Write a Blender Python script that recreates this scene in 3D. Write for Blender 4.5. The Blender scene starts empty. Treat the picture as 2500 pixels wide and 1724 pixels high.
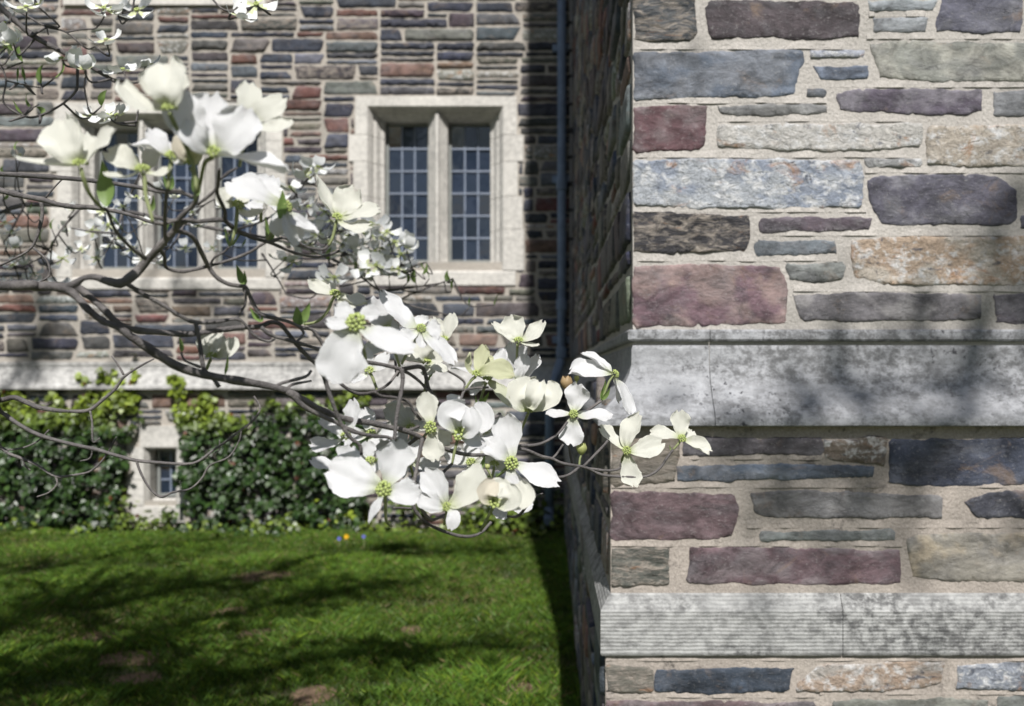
import bpy, bmesh, math, random
import numpy as np
from mathutils import Vector, Matrix, Euler, noise as mnoise

# ------------------------------------------------------------------ camera
SC = bpy.context.scene
COL = SC.collection
FPX, U0, V0, EYE = 2430.0, 1340.0, 916.0, 1.27      # focal length and vanishing point in photo pixels
cam = bpy.data.cameras.new('camera'); camo = bpy.data.objects.new('camera', cam); COL.objects.link(camo)
camo.location = (0, 0, EYE); camo.rotation_euler = (math.radians(90), 0, 0)
cam.sensor_width = 36.0; cam.lens = 36.0 * FPX / 2500.0
cam.shift_x = (1250 - U0) / 2500.0; cam.shift_y = (V0 - 862) / 2500.0
cam.clip_start = 0.05; cam.clip_end = 2000
cam.dof.use_dof = True; cam.dof.focus_distance = 1.5; cam.dof.aperture_fstop = 5.3
SC.camera = camo
# ------------------------------------------------------------------ sky, sun, exposure
SUN_EL, SUN_AZ = math.radians(47), math.radians(3.9)      # behind the camera, a touch to the right
SUNV = Vector((math.sin(SUN_AZ)*math.cos(SUN_EL), -math.cos(SUN_AZ)*math.cos(SUN_EL), math.sin(SUN_EL)))
w = bpy.data.worlds.new('World'); SC.world = w; w.use_nodes = True
nt = w.node_tree; nt.nodes.clear()
sky = nt.nodes.new('ShaderNodeTexSky'); sky.sky_type = 'NISHITA'; sky.sun_disc = False
sky.sun_elevation = SUN_EL; sky.sun_rotation = math.pi - SUN_AZ
bg = nt.nodes.new('ShaderNodeBackground'); bg.inputs[1].default_value = 0.052
wo = nt.nodes.new('ShaderNodeOutputWorld')
nt.links.new(sky.outputs[0], bg.inputs[0]); nt.links.new(bg.outputs[0], wo.inputs[0])
sl = bpy.data.lights.new('sun', 'SUN'); sl.energy = 4.8; sl.angle = math.radians(0.53); sl.color = (1.0, 0.975, 0.945)
so = bpy.data.objects.new('sun', sl); COL.objects.link(so)
so.rotation_euler = SUNV.to_track_quat('Z', 'Y').to_euler(); so.location = (1, -8, 14)
SC.view_settings.view_transform = 'Standard'; SC.view_settings.look = 'None'
SC.view_settings.exposure = 0.33; SC.view_settings.gamma = 1.0
SC.cycles.max_bounces = 8; SC.cycles.transparent_max_bounces = 8

RND = random.Random(7)
NP = np.random.default_rng(11)
def P(u, v, d): return Vector(((u-U0)*d/FPX, d, EYE + (V0-v)*d/FPX))
def lin(c): return tuple(((x/255.0+0.055)/1.055)**2.4 if x > 10 else x/255.0/12.92 for x in c)
def jit(c, a, r=RND):
    k = 1 + r.uniform(-a, a)
    return tuple(max(0.004, x*k*(1+r.uniform(-a, a)*0.35)) for x in c)

# ------------------------------------------------------------------ materials
def newmat(name):
    m = bpy.data.materials.new(name); m.use_nodes = True
    n = m.node_tree.nodes; b = n.get('Principled BSDF'); return m, m.node_tree, n, b
def nd(t, typ, **kw):
    x = t.nodes.new(typ)
    for k, v in kw.items():
        if k.startswith('i_'):
            x.inputs[k[2:].replace('_', ' ')].default_value = v
        else: setattr(x, k, v)
    return x
def ramp(t, a, b, ca=(0,0,0,1), cb=(1,1,1,1)):
    r = t.nodes.new('ShaderNodeValToRGB'); e = r.color_ramp.elements
    e[0].position = a; e[1].position = b; e[0].color = ca; e[1].color = cb; return r
def mixc(t, mode, fac, a, b):
    m = t.nodes.new('ShaderNodeMix'); m.data_type = 'RGBA'; m.blend_type = mode
    for sock, val in ((0, fac), (6, a), (7, b)):
        if hasattr(val, 'is_output'): t.links.new(val, m.inputs[sock])
        else: m.inputs[sock].default_value = val if sock == 0 else (tuple(val)+(1,))[:4]
    return m.outputs[2]
def noise(t, scale, detail=5, rough=0.6, stretch=(1,1,1), dist=0.0, w=None):
    g = t.nodes.new('ShaderNodeNewGeometry'); mp = t.nodes.new('ShaderNodeMapping'); mp.inputs[3].default_value = stretch
    if w is not None: mp.inputs[1].default_value = w
    t.links.new(g.outputs['Position'], mp.inputs[0])
    n = t.nodes.new('ShaderNodeTexNoise'); n.inputs['Scale'].default_value = scale; n.inputs['Detail'].default_value = detail
    n.inputs['Roughness'].default_value = rough; n.inputs['Distortion'].default_value = dist
    t.links.new(mp.outputs[0], n.inputs['Vector']); return n.outputs['Fac']
def bump(t, b, h, strength, dist):
    x = t.nodes.new('ShaderNodeBump'); x.inputs['Strength'].default_value = strength; x.inputs['Distance'].default_value = dist
    t.links.new(h, x.inputs['Height']); t.links.new(x.outputs[0], b.inputs['Normal'])
def mul(t, a, b, op='MULTIPLY'):
    x = t.nodes.new('ShaderNodeMath'); x.operation = op
    for i, s in enumerate((a, b)):
        if hasattr(s, 'is_output'): t.links.new(s, x.inputs[i])
        else: x.inputs[i].default_value = s
    return x.outputs[0]
def grey(t, f, lo, hi, a=0.25, b=0.75):
    r = ramp(t, a, b, (lo,)*3+(1,), (hi,)*3+(1,)); t.links.new(f, r.inputs[0]); return r.outputs[0]

def stone_mat(name, kind, k=1.0):
    """k scales the grain: 1 for the near wall, smaller for the far one"""
    m, t, n, b = newmat(name)
    at = nd(t, 'ShaderNodeAttribute', attribute_name='Col')
    c = at.outputs['Color']
    if kind == 'slate':
        c = mixc(t, 'MIX', 0.04, c, (0.13, 0.125, 0.125))
        f1 = noise(t, 10*k, 10, 0.70, (1, 1, 1.8), 0.6)
        c = mixc(t, 'MULTIPLY', 1.0, c, grey(t, f1, 0.48, 1.6, 0.37, 0.64))
        f5 = noise(t, 6.5*k, 8, 0.68, (1, 1, 1.5), 1.0, (3, 1, 7)); r5 = ramp(t, 0.47, 0.66); t.links.new(f5, r5.inputs[0])
        c = mixc(t, 'MIX', mul(t, r5.outputs[0], 0.30), c, (0.20, 0.20, 0.215))
        f4 = noise(t, 8*k, 9, 0.72, (1, 1, 1.4), 0.8, (13, 5, 2)); r4 = ramp(t, 0.57, 0.68); t.links.new(f4, r4.inputs[0])
        c = mixc(t, 'MIX', mul(t, r4.outputs[0], 0.40), c, (0.26, 0.175, 0.11))
        f2 = noise(t, 110*k, 5, 0.75, (1, 1, 1.5)); r2 = ramp(t, 0.57, 0.68); t.links.new(f2, r2.inputs[0])
        c = mixc(t, 'MIX', mul(t, r2.outputs[0], 0.32), c, (0.42, 0.41, 0.40))
        f6 = noise(t, 5*k, 7, 0.62, (0.8, 0.8, 1.7), 0.5, (5, 9, 4)); d6 = mul(t, mul(t, f6, 0.5, 'SUBTRACT'), 0.0, 'ADD')
        ab = t.nodes.new('ShaderNodeMath'); ab.operation = 'ABSOLUTE'; t.links.new(d6, ab.inputs[0]); r6 = ramp(t, 0.0, 0.014, (1,1,1,1), (0,0,0,1)); t.links.new(ab.outputs[0], r6.inputs[0])
        c = mixc(t, 'MULTIPLY', mul(t, mul(t, r6.outputs[0], r5.outputs[0]), 0.55), c, (0.25, 0.24, 0.25))
        h = mul(t, mul(t, noise(t, 16*k, 10, 0.70, (1, 1, 1.5), 0.3), mul(t, f2, 0.16), 'ADD'), mul(t, mul(t, r6.outputs[0], r5.outputs[0]), 0.15), 'SUBTRACT'); bump(t, b, h, 0.85, 0.011/k)
        b.inputs['Roughness'].default_value = 0.7
    elif kind == 'mottled':
        f1 = noise(t, 34*k, 7, 0.68, (1, 1, 1.3), 0.3)
        r = ramp(t, 0.50, 0.62); t.links.new(f1, r.inputs[0])
        c = mixc(t, 'MIX', mul(t, r.outputs[0], 0.85), c, (0.62, 0.62, 0.62))
        f2 = noise(t, 26*k, 6, 0.7, (1, 1, 1.5), 0.6, (4, 2, 9))
        r2 = ramp(t, 0.58, 0.67); t.links.new(f2, r2.inputs[0])
        c = mixc(t, 'MIX', mul(t, r2.outputs[0], 0.8), c, (0.075, 0.085, 0.11))
        f3 = noise(t, 12*k, 6, 0.65, (1, 1, 1.5), 0.6, (9, 7, 3))
        r3 = ramp(t, 0.57, 0.68); t.links.new(f3, r3.inputs[0])
        c = mixc(t, 'MIX', mul(t, r3.outputs[0], 0.7), c, (0.38, 0.20, 0.10))
        f4 = noise(t, 140*k, 3, 0.7)
        c = mixc(t, 'MULTIPLY', 1.0, c, grey(t, f4, 0.72, 1.25))
        h = noise(t, 38*k, 8, 0.7, (1, 1, 1.4), 0.5); bump(t, b, h, 1.0, 0.014/k)
        b.inputs['Roughness'].default_value = 0.85
    else:   # banded
        f1 = noise(t, 30*k, 9, 0.75, (0.7, 0.7, 1.9), 0.6)
        r = ramp(t, 0.46, 0.60); t.links.new(f1, r.inputs[0])
        c = mixc(t, 'MIX', r.outputs[0], c, (0.33, 0.29, 0.25))
        f2 = noise(t, 22*k, 8, 0.72, (0.5, 0.5, 2.4), 0.5, (4, 3, 1))
        r2 = ramp(t, 0.60, 0.66); t.links.new(f2, r2.inputs[0])
        c = mixc(t, 'MIX', mul(t, r2.outputs[0], 0.6), c, (0.36, 0.18, 0.09))
        h = noise(t, 26*k, 10, 0.72, (0.7, 0.7, 2.0), 0.6); bump(t, b, h, 1.0, 0.02/k)
        b.inputs['Roughness'].default_value = 0.8
    t.links.new(c, b.inputs['Base Color']); b.inputs['Specular IOR Level'].default_value = 0.3
    return m
M = {}
for kd in ('slate', 'mottled', 'banded'):
    M[kd] = stone_mat('stone_'+kd, kd, 1.0); M[kd+'_far'] = stone_mat('stone_'+kd+'_far', kd, 0.8)
KINDS = ('slate', 'mottled', 'banded')

def mortar_mat(name, col, k=1.0, soot=0.0):
    m, t, n, b = newmat(name)
    f1 = noise(t, 7*k, 6, 0.6); f2 = noise(t, 160*k, 3, 0.7); f3 = noise(t, 2.2*k, 5, 0.65, (1, 1, 1), 0.3, (5, 2, 1))
    c = mixc(t, 'MULTIPLY', 1.0, col, grey(t, f1, 0.82, 1.15)); c = mixc(t, 'MULTIPLY', 1.0, c, grey(t, f2, 0.72, 1.22))
    r = ramp(t, 0.52, 0.72); t.links.new(f3, r.inputs[0])
    c = mixc(t, 'MIX', mul(t, r.outputs[0], 0.5), c, (0.22, 0.215, 0.19))
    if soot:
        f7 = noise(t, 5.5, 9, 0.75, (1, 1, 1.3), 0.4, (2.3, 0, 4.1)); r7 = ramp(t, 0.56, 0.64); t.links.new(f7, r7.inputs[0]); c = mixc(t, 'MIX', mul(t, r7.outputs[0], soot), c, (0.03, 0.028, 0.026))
    t.links.new(c, b.inputs['Base Color']); b.inputs['Roughness'].default_value = 0.93
    h = mul(t, noise(t, 120*k, 4, 0.7), noise(t, 25*k, 5, 0.6), 'ADD'); bump(t, b, h, 0.7, 0.006/k)
    return m
M['mortar'] = mortar_mat('mortar_near', (0.43, 0.402, 0.37)); M['mortar_far'] = mortar_mat('mortar_far', (0.42, 0.382, 0.335), 0.5)
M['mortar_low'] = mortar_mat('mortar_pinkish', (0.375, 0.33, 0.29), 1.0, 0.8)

def limestone(name, col, stain, grooves=0.0, spots=0.0, k=1.0):
    m, t, n, b = newmat(name)
    f1 = noise(t, 5*k, 7, 0.66, (1, 1, 1), 0.5); f2 = noise(t, 60*k, 5, 0.7)
    c = mixc(t, 'MULTIPLY', 1.0, col, grey(t, f1, 0.80, 1.12)); c = mixc(t, 'MULTIPLY', 1.0, c, grey(t, f2, 0.86, 1.12))
    f3 = noise(t, 3.6*k, 9, 0.72, (0.55, 1, 1.5), 0.5, (2, 8, 5))
    r = ramp(t, 0.32, 0.52); t.links.new(f3, r.inputs[0])
    f3b = noise(t, 40*k, 6, 0.75, (1, 1, 1.2)); rb = ramp(t, 0.40, 0.58); t.links.new(f3b, rb.inputs[0])
    c = mixc(t, 'MIX', mul(t, mul(t, r.outputs[0], rb.outputs[0]), stain), c, (0.075, 0.075, 0.075))
    if spots:
        f4 = noise(t, 60*k, 4, 0.65); r4 = ramp(t, 0.59, 0.66); t.links.new(f4, r4.inputs[0])
        f5 = noise(t, 4*k, 4, 0.6, (1, 1, 1), 0.2, (7, 1, 3)); r5 = ramp(t, 0.42, 0.6); t.links.new(f5, r5.inputs[0])
        c = mixc(t, 'MIX', mul(t, mul(t, r4.outputs[0], r5.outputs[0]), spots), c, (0.03, 0.03, 0.035))
    h = mul(t, noise(t, 110*k, 5, 0.7), noise(t, 14*k, 5, 0.6), 'ADD')
    if grooves:
        g_ = t.nodes.new('ShaderNodeNewGeometry'); wv = t.nodes.new('ShaderNodeTexWave'); wv.bands_direction = 'Z'; wv.inputs['Scale'].default_value = 36.0; wv.inputs['Distortion'].default_value = 1.6; wv.inputs['Detail'].default_value = 3; wv.inputs['Detail Scale'].default_value = 0.6
        t.links.new(g_.outputs['Position'], wv.inputs[0]); fl = wv.outputs[1]; wr = noise(t, 20, 5, 0.7, (0.4, 0.4, 1)); rl = ramp(t, 0.35, 0.6); t.links.new(wr, rl.inputs[0])
        c = mixc(t, 'MULTIPLY', mul(t, rl.outputs[0], grooves), c, grey(t, fl, 0.55, 1.08, 0.1, 0.6))
        h = mul(t, h, mul(t, fl, 0.35), 'ADD')
    t.links.new(c, b.inputs['Base Color']); b.inputs['Roughness'].default_value = 0.88
    bump(t, b, h, 0.55, 0.005/k); return m
M['course'] = limestone('limestone_course', (0.36, 0.365, 0.38), 0.80, 0.0, 0.95)
M['plinth'] = limestone('limestone_plinth', (0.40, 0.40, 0.39), 0.92, 0.40, 0.0)
M['trim'] = limestone('limestone_window_trim', (0.62, 0.595, 0.55), 0.30, 0, 0, 0.6)
M['course_far'] = limestone('limestone_course_far', (0.50, 0.49, 0.47), 0.6, 0, 0, 0.5)

def simple(name, col, rough=0.6, var=0.2, scale=30, metal=0.0, bmp=0.0, spec=0.4):
    m, t, n, b = newmat(name)
    c = mixc(t, 'MULTIPLY', 1.0, col, grey(t, noise(t, scale, 5, 0.65), 1-var, 1+var))
    t.links.new(c, b.inputs['Base Color']); b.inputs['Roughness'].default_value = rough; b.inputs['Metallic'].default_value = metal
    b.inputs['Specular IOR Level'].default_value = spec
    if bmp: bump(t, b, noise(t, scale*3, 5, 0.65), 0.6, bmp)
    return m
M['pipe'] = simple('painted_iron_pipe', (0.17, 0.22, 0.31), 0.5, 0.35, 8, 0.0, 0.002)
M['strip'] = simple('grey_strip', (0.30, 0.29, 0.29), 0.7, 0.25, 9)
M['bracket'] = simple('black_bar', (0.012, 0.012, 0.014), 0.6, 0.2)
M['frame'] = simple('painted_steel_casement', (0.20, 0.21, 0.20), 0.55, 0.2, 20)
M['came'] = simple('lead_came', (0.17, 0.20, 0.26), 0.45, 0.25, 20)
M['dark'] = simple('unlit_room', (0.012, 0.013, 0.016), 0.9, 0.2)
def glass_mat():
    m, t, n, b = newmat('old_window_glass')
    b.inputs['Base Color'].default_value = (0.016, 0.024, 0.042, 1); b.inputs['Roughness'].default_value = 0.03
    b.inputs['Specular IOR Level'].default_value = 0.85; b.inputs['IOR'].default_value = 1.5
    bump(t, b, noise(t, 9, 3, 0.5), 0.25, 0.01); return m
M['glass'] = glass_mat()

def leafy(name, col, var, transl, rough=0.5, use_attr=False, isl=True, spec=0.3, vein=False):
    m, t, n, b = newmat(name)
    c = nd(t, 'ShaderNodeAttribute', attribute_name='Col').outputs['Color'] if use_attr else None
    base = c if c is not None else tuple(col)
    g = t.nodes.new('ShaderNodeNewGeometry')
    if isl:
        base = mixc(t, 'MULTIPLY', 1.0, base, grey(t, g.outputs['Random Per Island'], 1-var, 1+var, 0, 1))
    else:
        base = mixc(t, 'MULTIPLY', 1.0, base, grey(t, noise(t, 40, 4, 0.6), 1-var, 1+var))
    t.links.new(base, b.inputs['Base Color']); b.inputs['Roughness'].default_value = rough; b.inputs['Specular IOR Level'].default_value = spec
    tr = t.nodes.new('ShaderNodeBsdfTranslucent'); t.links.new(base, tr.inputs[0])
    mx = t.nodes.new('ShaderNodeMixShader'); mx.inputs[0].default_value = transl
    t.links.new(b.outputs[0], mx.inputs[1]); t.links.new(tr.outputs[0], mx.inputs[2])
    t.links.new(mx.outputs[0], n.get('Material Output').inputs[0])
    if vein:
        uv = nd(t, 'ShaderNodeAttribute', attribute_name='vein').outputs['Fac']
        wv = t.nodes.new('ShaderNodeTexWave'); wv.wave_type = 'BANDS'; wv.inputs['Scale'].default_value = 1.0
        cb = t.nodes.new('ShaderNodeCombineXYZ'); t.links.new(mul(t, uv, 4.2), cb.inputs[0]); t.links.new(cb.outputs[0], wv.inputs[0])
        h = mul(t, wv.outputs[1], mul(t, noise(t, 180, 4, 0.6), 1.0), 'ADD')
        bump(t, b, h, 0.6, 0.0016)
        base = mixc(t, 'MULTIPLY', 1.0, base, grey(t, wv.outputs[1], 0.88, 1.0, 0.0, 0.35)); t.links.new(base, b.inputs['Base Color']); t.links.new(base, tr.inputs[0])
        nrm = b.inputs['Normal'].links[0].from_socket; t.links.new(nrm, tr.inputs[1])
    return m
M['bract'] = leafy('white_bract', None, 0.04, 0.20, 0.55, True, False, 0.25, True)
M['leaf'] = leafy('young_dogwood_leaf', (0.19, 0.28, 0.085), 0.25, 0.35, 0.45, False, False)
M['grass'] = leafy('grass_blade', (0.085, 0.17, 0.022), 0.45, 0.35, 0.5, True)
M['ivy'] = leafy('ivy_leaf', None, 0.35, 0.2, 0.38, True, True, 0.45)
M['shade_leaf'] = leafy('spring_tree_leaf', (0.09, 0.15, 0.03), 0.3, 0.3)
M['floret'] = simple('green_florets', (0.33, 0.39, 0.13), 0.6, 0.35, 300)
M['stem'] = simple('green_stem', (0.23, 0.26, 0.12), 0.55, 0.3, 60)
M['bud'] = leafy('bud_scale', (0.42, 0.40, 0.17), 0.3, 0.25, 0.5, True, False)
def bark_mat():
    m, t, n, b = newmat('dogwood_bark')
    f1 = noise(t, 60, 6, 0.65); f2 = noise(t, 14, 5, 0.65, (1, 1, 1), 0.4, (3, 3, 3))
    c = mixc(t, 'MULTIPLY', 1.0, (0.105, 0.096, 0.094), grey(t, f1, 0.45, 1.5))
    r = ramp(t, 0.5, 0.66); t.links.new(f2, r.inputs[0])
    c = mixc(t, 'MIX', mul(t, r.outputs[0], 0.5), c, (0.27, 0.245, 0.23))
    r2 = ramp(t, 0.30, 0.42, (1,1,1,1), (0,0,0,1)); t.links.new(f2, r2.inputs[0])
    c = mixc(t, 'MIX', mul(t, r2.outputs[0], 0.8), c, (0.045, 0.035, 0.035))
    t.links.new(c, b.inputs['Base Color']); b.inputs['Roughness'].default_value = 0.75
    bump(t, b, mul(t, noise(t, 160, 5, 0.7), noise(t, 420, 3, 0.6, (1, 1, 1)), 'ADD'), 0.8, 0.0022); return m
M['bark'] = bark_mat()
M['bark_big'] = simple('grey_tree_bark', (0.10, 0.085, 0.07), 0.9, 0.4, 14, 0, 0.02)
def lawn_mat():
    m, t, n, b = newmat('lawn_soil')
    f1 = noise(t, 2.2, 6, 0.65); f2 = noise(t, 45, 4, 0.7)
    r = ramp(t, 0.40, 0.58, (0.055, 0.085, 0.018, 1), (0.10, 0.10, 0.04, 1)); t.links.new(f1, r.inputs[0])
    c = mixc(t, 'MULTIPLY', 1.0, r.outputs[0], grey(t, f2, 0.55, 1.4)); t.links.new(c, b.inputs['Base Color'])
    b.inputs['Roughness'].default_value = 0.95; bump(t, b, f2, 0.9, 0.03); return m
M['lawn'] = lawn_mat()
M['soil'] = simple('bare_soil', (0.20, 0.135, 0.085), 0.95, 0.45, 28, 0, 0.03)
M['path'] = simple('slate_path', (0.17, 0.16, 0.165), 0.85, 0.35, 6, 0, 0.01)

# ------------------------------------------------------------------ object helpers
def wpos(o):
    p = Vector((0, 0, 0))
    while o is not None: p += o.location; o = o.parent
    return p
def link(o, parent=None, origin=None):
    COL.objects.link(o)
    if parent is not None: o.parent = parent
    if origin is not None: o.location = Vector(origin) - (wpos(parent) if parent is not None else Vector((0,0,0)))
    return o
def mk(name, verts, faces, mats, parent=None, origin=None, smooth=False, cols=None, mi=None, vein=None):
    """verts in world coordinates; one colour per face in cols"""
    if origin is None:
        origin = wpos(parent) if parent is not None else Vector((0, 0, 0))
    origin = Vector(origin)
    me = bpy.data.meshes.new(name)
    if isinstance(verts, np.ndarray): v = (verts - np.array(origin)).tolist()
    else: v = [(p[0]-origin[0], p[1]-origin[1], p[2]-origin[2]) for p in verts]
    me.from_pydata(v, [], faces)
    for m in (mats if isinstance(mats, (list, tuple)) else [mats]): me.materials.append(m)
    if mi is not None: me.polygons.foreach_set('material_index', mi)
    if smooth: me.polygons.foreach_set('use_smooth', [True]*len(me.polygons))
    if cols is not None:
        a = me.color_attributes.new('Col', 'FLOAT_COLOR', 'CORNER')
        lt = np.zeros(len(me.polygons), int); me.polygons.foreach_get('loop_total', lt)
        arr = np.repeat(np.array([tuple(c)[:3]+(1.0,) for c in cols], np.float32), lt, axis=0)
        a.data.foreach_set('color', arr.ravel())
    if vein is not None:
        a = me.attributes.new('vein', 'FLOAT', 'POINT'); a.data.foreach_set('value', np.array(vein, np.float32))
    me.update()
    return link(bpy.data.objects.new(name, me), parent, origin)
def empty(name, loc, label, cat, group=None):
    o = bpy.data.objects.new(name, None); o.empty_display_size = 0.1; link(o, None, loc)
    o['label'] = label; o['category'] = cat
    if group: o['group'] = group
    return o
def tag(o, label, cat, kind=None):
    o['label'] = label; o['category'] = cat
    if kind: o['kind'] = kind
    return o
BOXF = [(0,3,2,1),(4,5,6,7),(0,1,5,4),(1,2,6,5),(2,3,7,6),(3,0,4,7)]
def boxv(x0, x1, y0, y1, z0, z1):
    return [(x0,y0,z0),(x1,y0,z0),(x1,y1,z0),(x0,y1,z0),(x0,y0,z1),(x1,y0,z1),(x1,y1,z1),(x0,y1,z1)]
def box(name, x0, x1, y0, y1, z0, z1, mat, parent, bevel=0.0):
    me = bpy.data.meshes.new(name); bm = bmesh.new()
    vs = [bm.verts.new(p) for p in boxv(x0, x1, y0, y1, z0, z1)]
    for f in BOXF: bm.faces.new([vs[i] for i in f])
    if bevel: bmesh.ops.bevel(bm, geom=list(bm.edges), offset=bevel, segments=2, affect='EDGES', profile=0.6)
    bmesh.ops.recalc_face_normals(bm, faces=bm.faces)
    c = Vector(((x0+x1)/2, (y0+y1)/2, z0)); bmesh.ops.translate(bm, vec=-c, verts=bm.verts)
    bm.to_mesh(me); bm.free(); me.materials.append(mat)
    return link(bpy.data.objects.new(name, me), parent, c)
def prism(name, poly, axis, a0, a1, mat, parent, smooth=False):
    """poly: closed outline in the two other axes; extruded along axis ('x','z') from a0 to a1"""
    n = len(poly)
    def pt(p, a): return (a, p[0], p[1]) if axis == 'x' else (p[0], p[1], a)
    v = [pt(p, a0) for p in poly] + [pt(p, a1) for p in poly]
    f = [tuple(range(n)), tuple(range(2*n-1, n-1, -1))] + [(i, i+n, (i+1)%n+n, (i+1)%n) for i in range(n)]
    me = bpy.data.meshes.new(name); bm = bmesh.new(); o0 = Vector(v[0])
    vs = [bm.verts.new(Vector(p)-o0) for p in v]
    for q in f: bm.faces.new([vs[i] for i in q])
    bmesh.ops.recalc_face_normals(bm, faces=bm.faces)
    bmesh.ops.bevel(bm, geom=list(bm.edges), offset=0.0015, segments=1, affect='EDGES')
    bm.to_mesh(me); bm.free(); me.materials.append(mat)
    return link(bpy.data.objects.new(name, me), parent, o0)
def catmull(pts, per=5):
    if len(pts) < 3: per = max(per, 4)
    q = [2*pts[0]-pts[1]] + list(pts) + [2*pts[-1]-pts[-2]]; out = []
    for i in range(1, len(q)-2):
        for k in range(per):
            s = k/per; a, b, c, d = q[i-1], q[i], q[i+1], q[i+2]
            out.append(0.5*((2*b)+(c-a)*s+(2*a-5*b+4*c-d)*s*s+(3*b-a-3*c+d)*s**3))
    out.append(pts[-1]); return out
def tube(pts, radii, seg=8, knob=0.0, seed=0):
    """returns verts, faces of a tapering closed tube along pts (Vectors)"""
    v, f = [], []; n = len(pts); up = Vector((0.13, 0.31, 0.94)); r = random.Random(seed)
    for i, p in enumerate(pts):
        t = (pts[min(i+1, n-1)]-pts[max(i-1, 0)]).normalized()
        a = t.cross(up); a = a.normalized() if a.length > 1e-4 else Vector((1,0,0)); b = t.cross(a).normalized()
        rr = radii[i]*(1+knob*(mnoise.noise(p*55.0)*0.9 + (0.5 if r.random() < 0.07 else 0)))
        for k in range(seg):
            an = 2*math.pi*k/seg; v.append(p + (a*math.cos(an)+b*math.sin(an))*rr)
    for i in range(n-1):
        for k in range(seg):
            k2 = (k+1)%seg; f.append((i*seg+k, i*seg+k2, (i+1)*seg+k2, (i+1)*seg+k))
    f.append(tuple(range(seg-1, -1, -1))); f.append(tuple(range((n-1)*seg, n*seg)))
    return v, f

# ------------------------------------------------------------------ stones
def ragged(poly, amp, step, seed, curve=True):
    """subdivide a 2-D outline and roughen it"""
    r = random.Random(seed); out = []; n = len(poly)
    for i in range(n):
        a = Vector(poly[i]); b = Vector(poly[(i+1)%n]); L = (b-a).length; k = max(1, int(L/step))
        nrm = Vector((b.y-a.y, a.x-b.x)); nrm = nrm.normalized() if nrm.length else nrm
        for j in range(k):
            p = a.lerp(b, j/k)
            q = mnoise.noise(Vector((p.x*17, p.y*17, seed*1.7)))*amp*1.9 + mnoise.noise(Vector((p.x*75, p.y*75, seed*0.9)))*amp*0.9 + r.uniform(-amp, amp)*0.28
            if j == 0: q = -abs(q)*1.1-amp*0.4
            out.append(p + nrm*q)
    return out
def stone_mesh(outline, proud, seed, rings=((0.0, 0.0), (0.006, 0.75), (0.02, 1.0), (0.05, 1.05)), back=0.012, rough=0.35):
    """outline: list of 2-D points (x, z). Returns verts (x, depth, z) and faces; depth negative = towards the viewer"""
    n = len(outline); cx = sum(p.x for p in outline)/n; cz = sum(p.y for p in outline)/n
    xs = [p.x for p in outline]; zs = [p.y for p in outline]; hw = (max(xs)-min(xs))/2; hh = (max(zs)-min(zs))/2
    v = [(p.x, back, p.y) for p in outline]; f = []; nr = 0
    tx = random.Random(seed).uniform(-1, 1)*0.25; tz = random.Random(seed+1).uniform(-1, 1)*0.3
    for ins, h in rings:
        fx = max(0.15, 1-ins/max(hw, 1e-3)); fz = max(0.15, 1-ins/max(hh, 1e-3))
        for p in outline:
            x = cx+(p.x-cx)*fx; z = cz+(p.y-cz)*fz
            dn = mnoise.noise(Vector((x*20, z*34, seed*3.1)))*rough + mnoise.noise(Vector((x*60, z*90, seed)))*rough*0.5
            d = -proud*h*(1+dn+tx*(x-cx)/max(hw, .01)+tz*(z-cz)/max(hh, .01)) if h > 0 else 0.0004
            v.append((x, d, z))
        b0 = nr*n; b1 = (nr+1)*n
        for i in range(n):
            j = (i+1)%n; f.append((b0+i, b0+j, b1+j, b1+i))
        nr += 1
    v.append((cx, -proud*1.05, cz)); c = len(v)-1
    for i in range(n): f.append((nr*n+i, nr*n+(i+1)%n, c))
    return v, f
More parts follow.
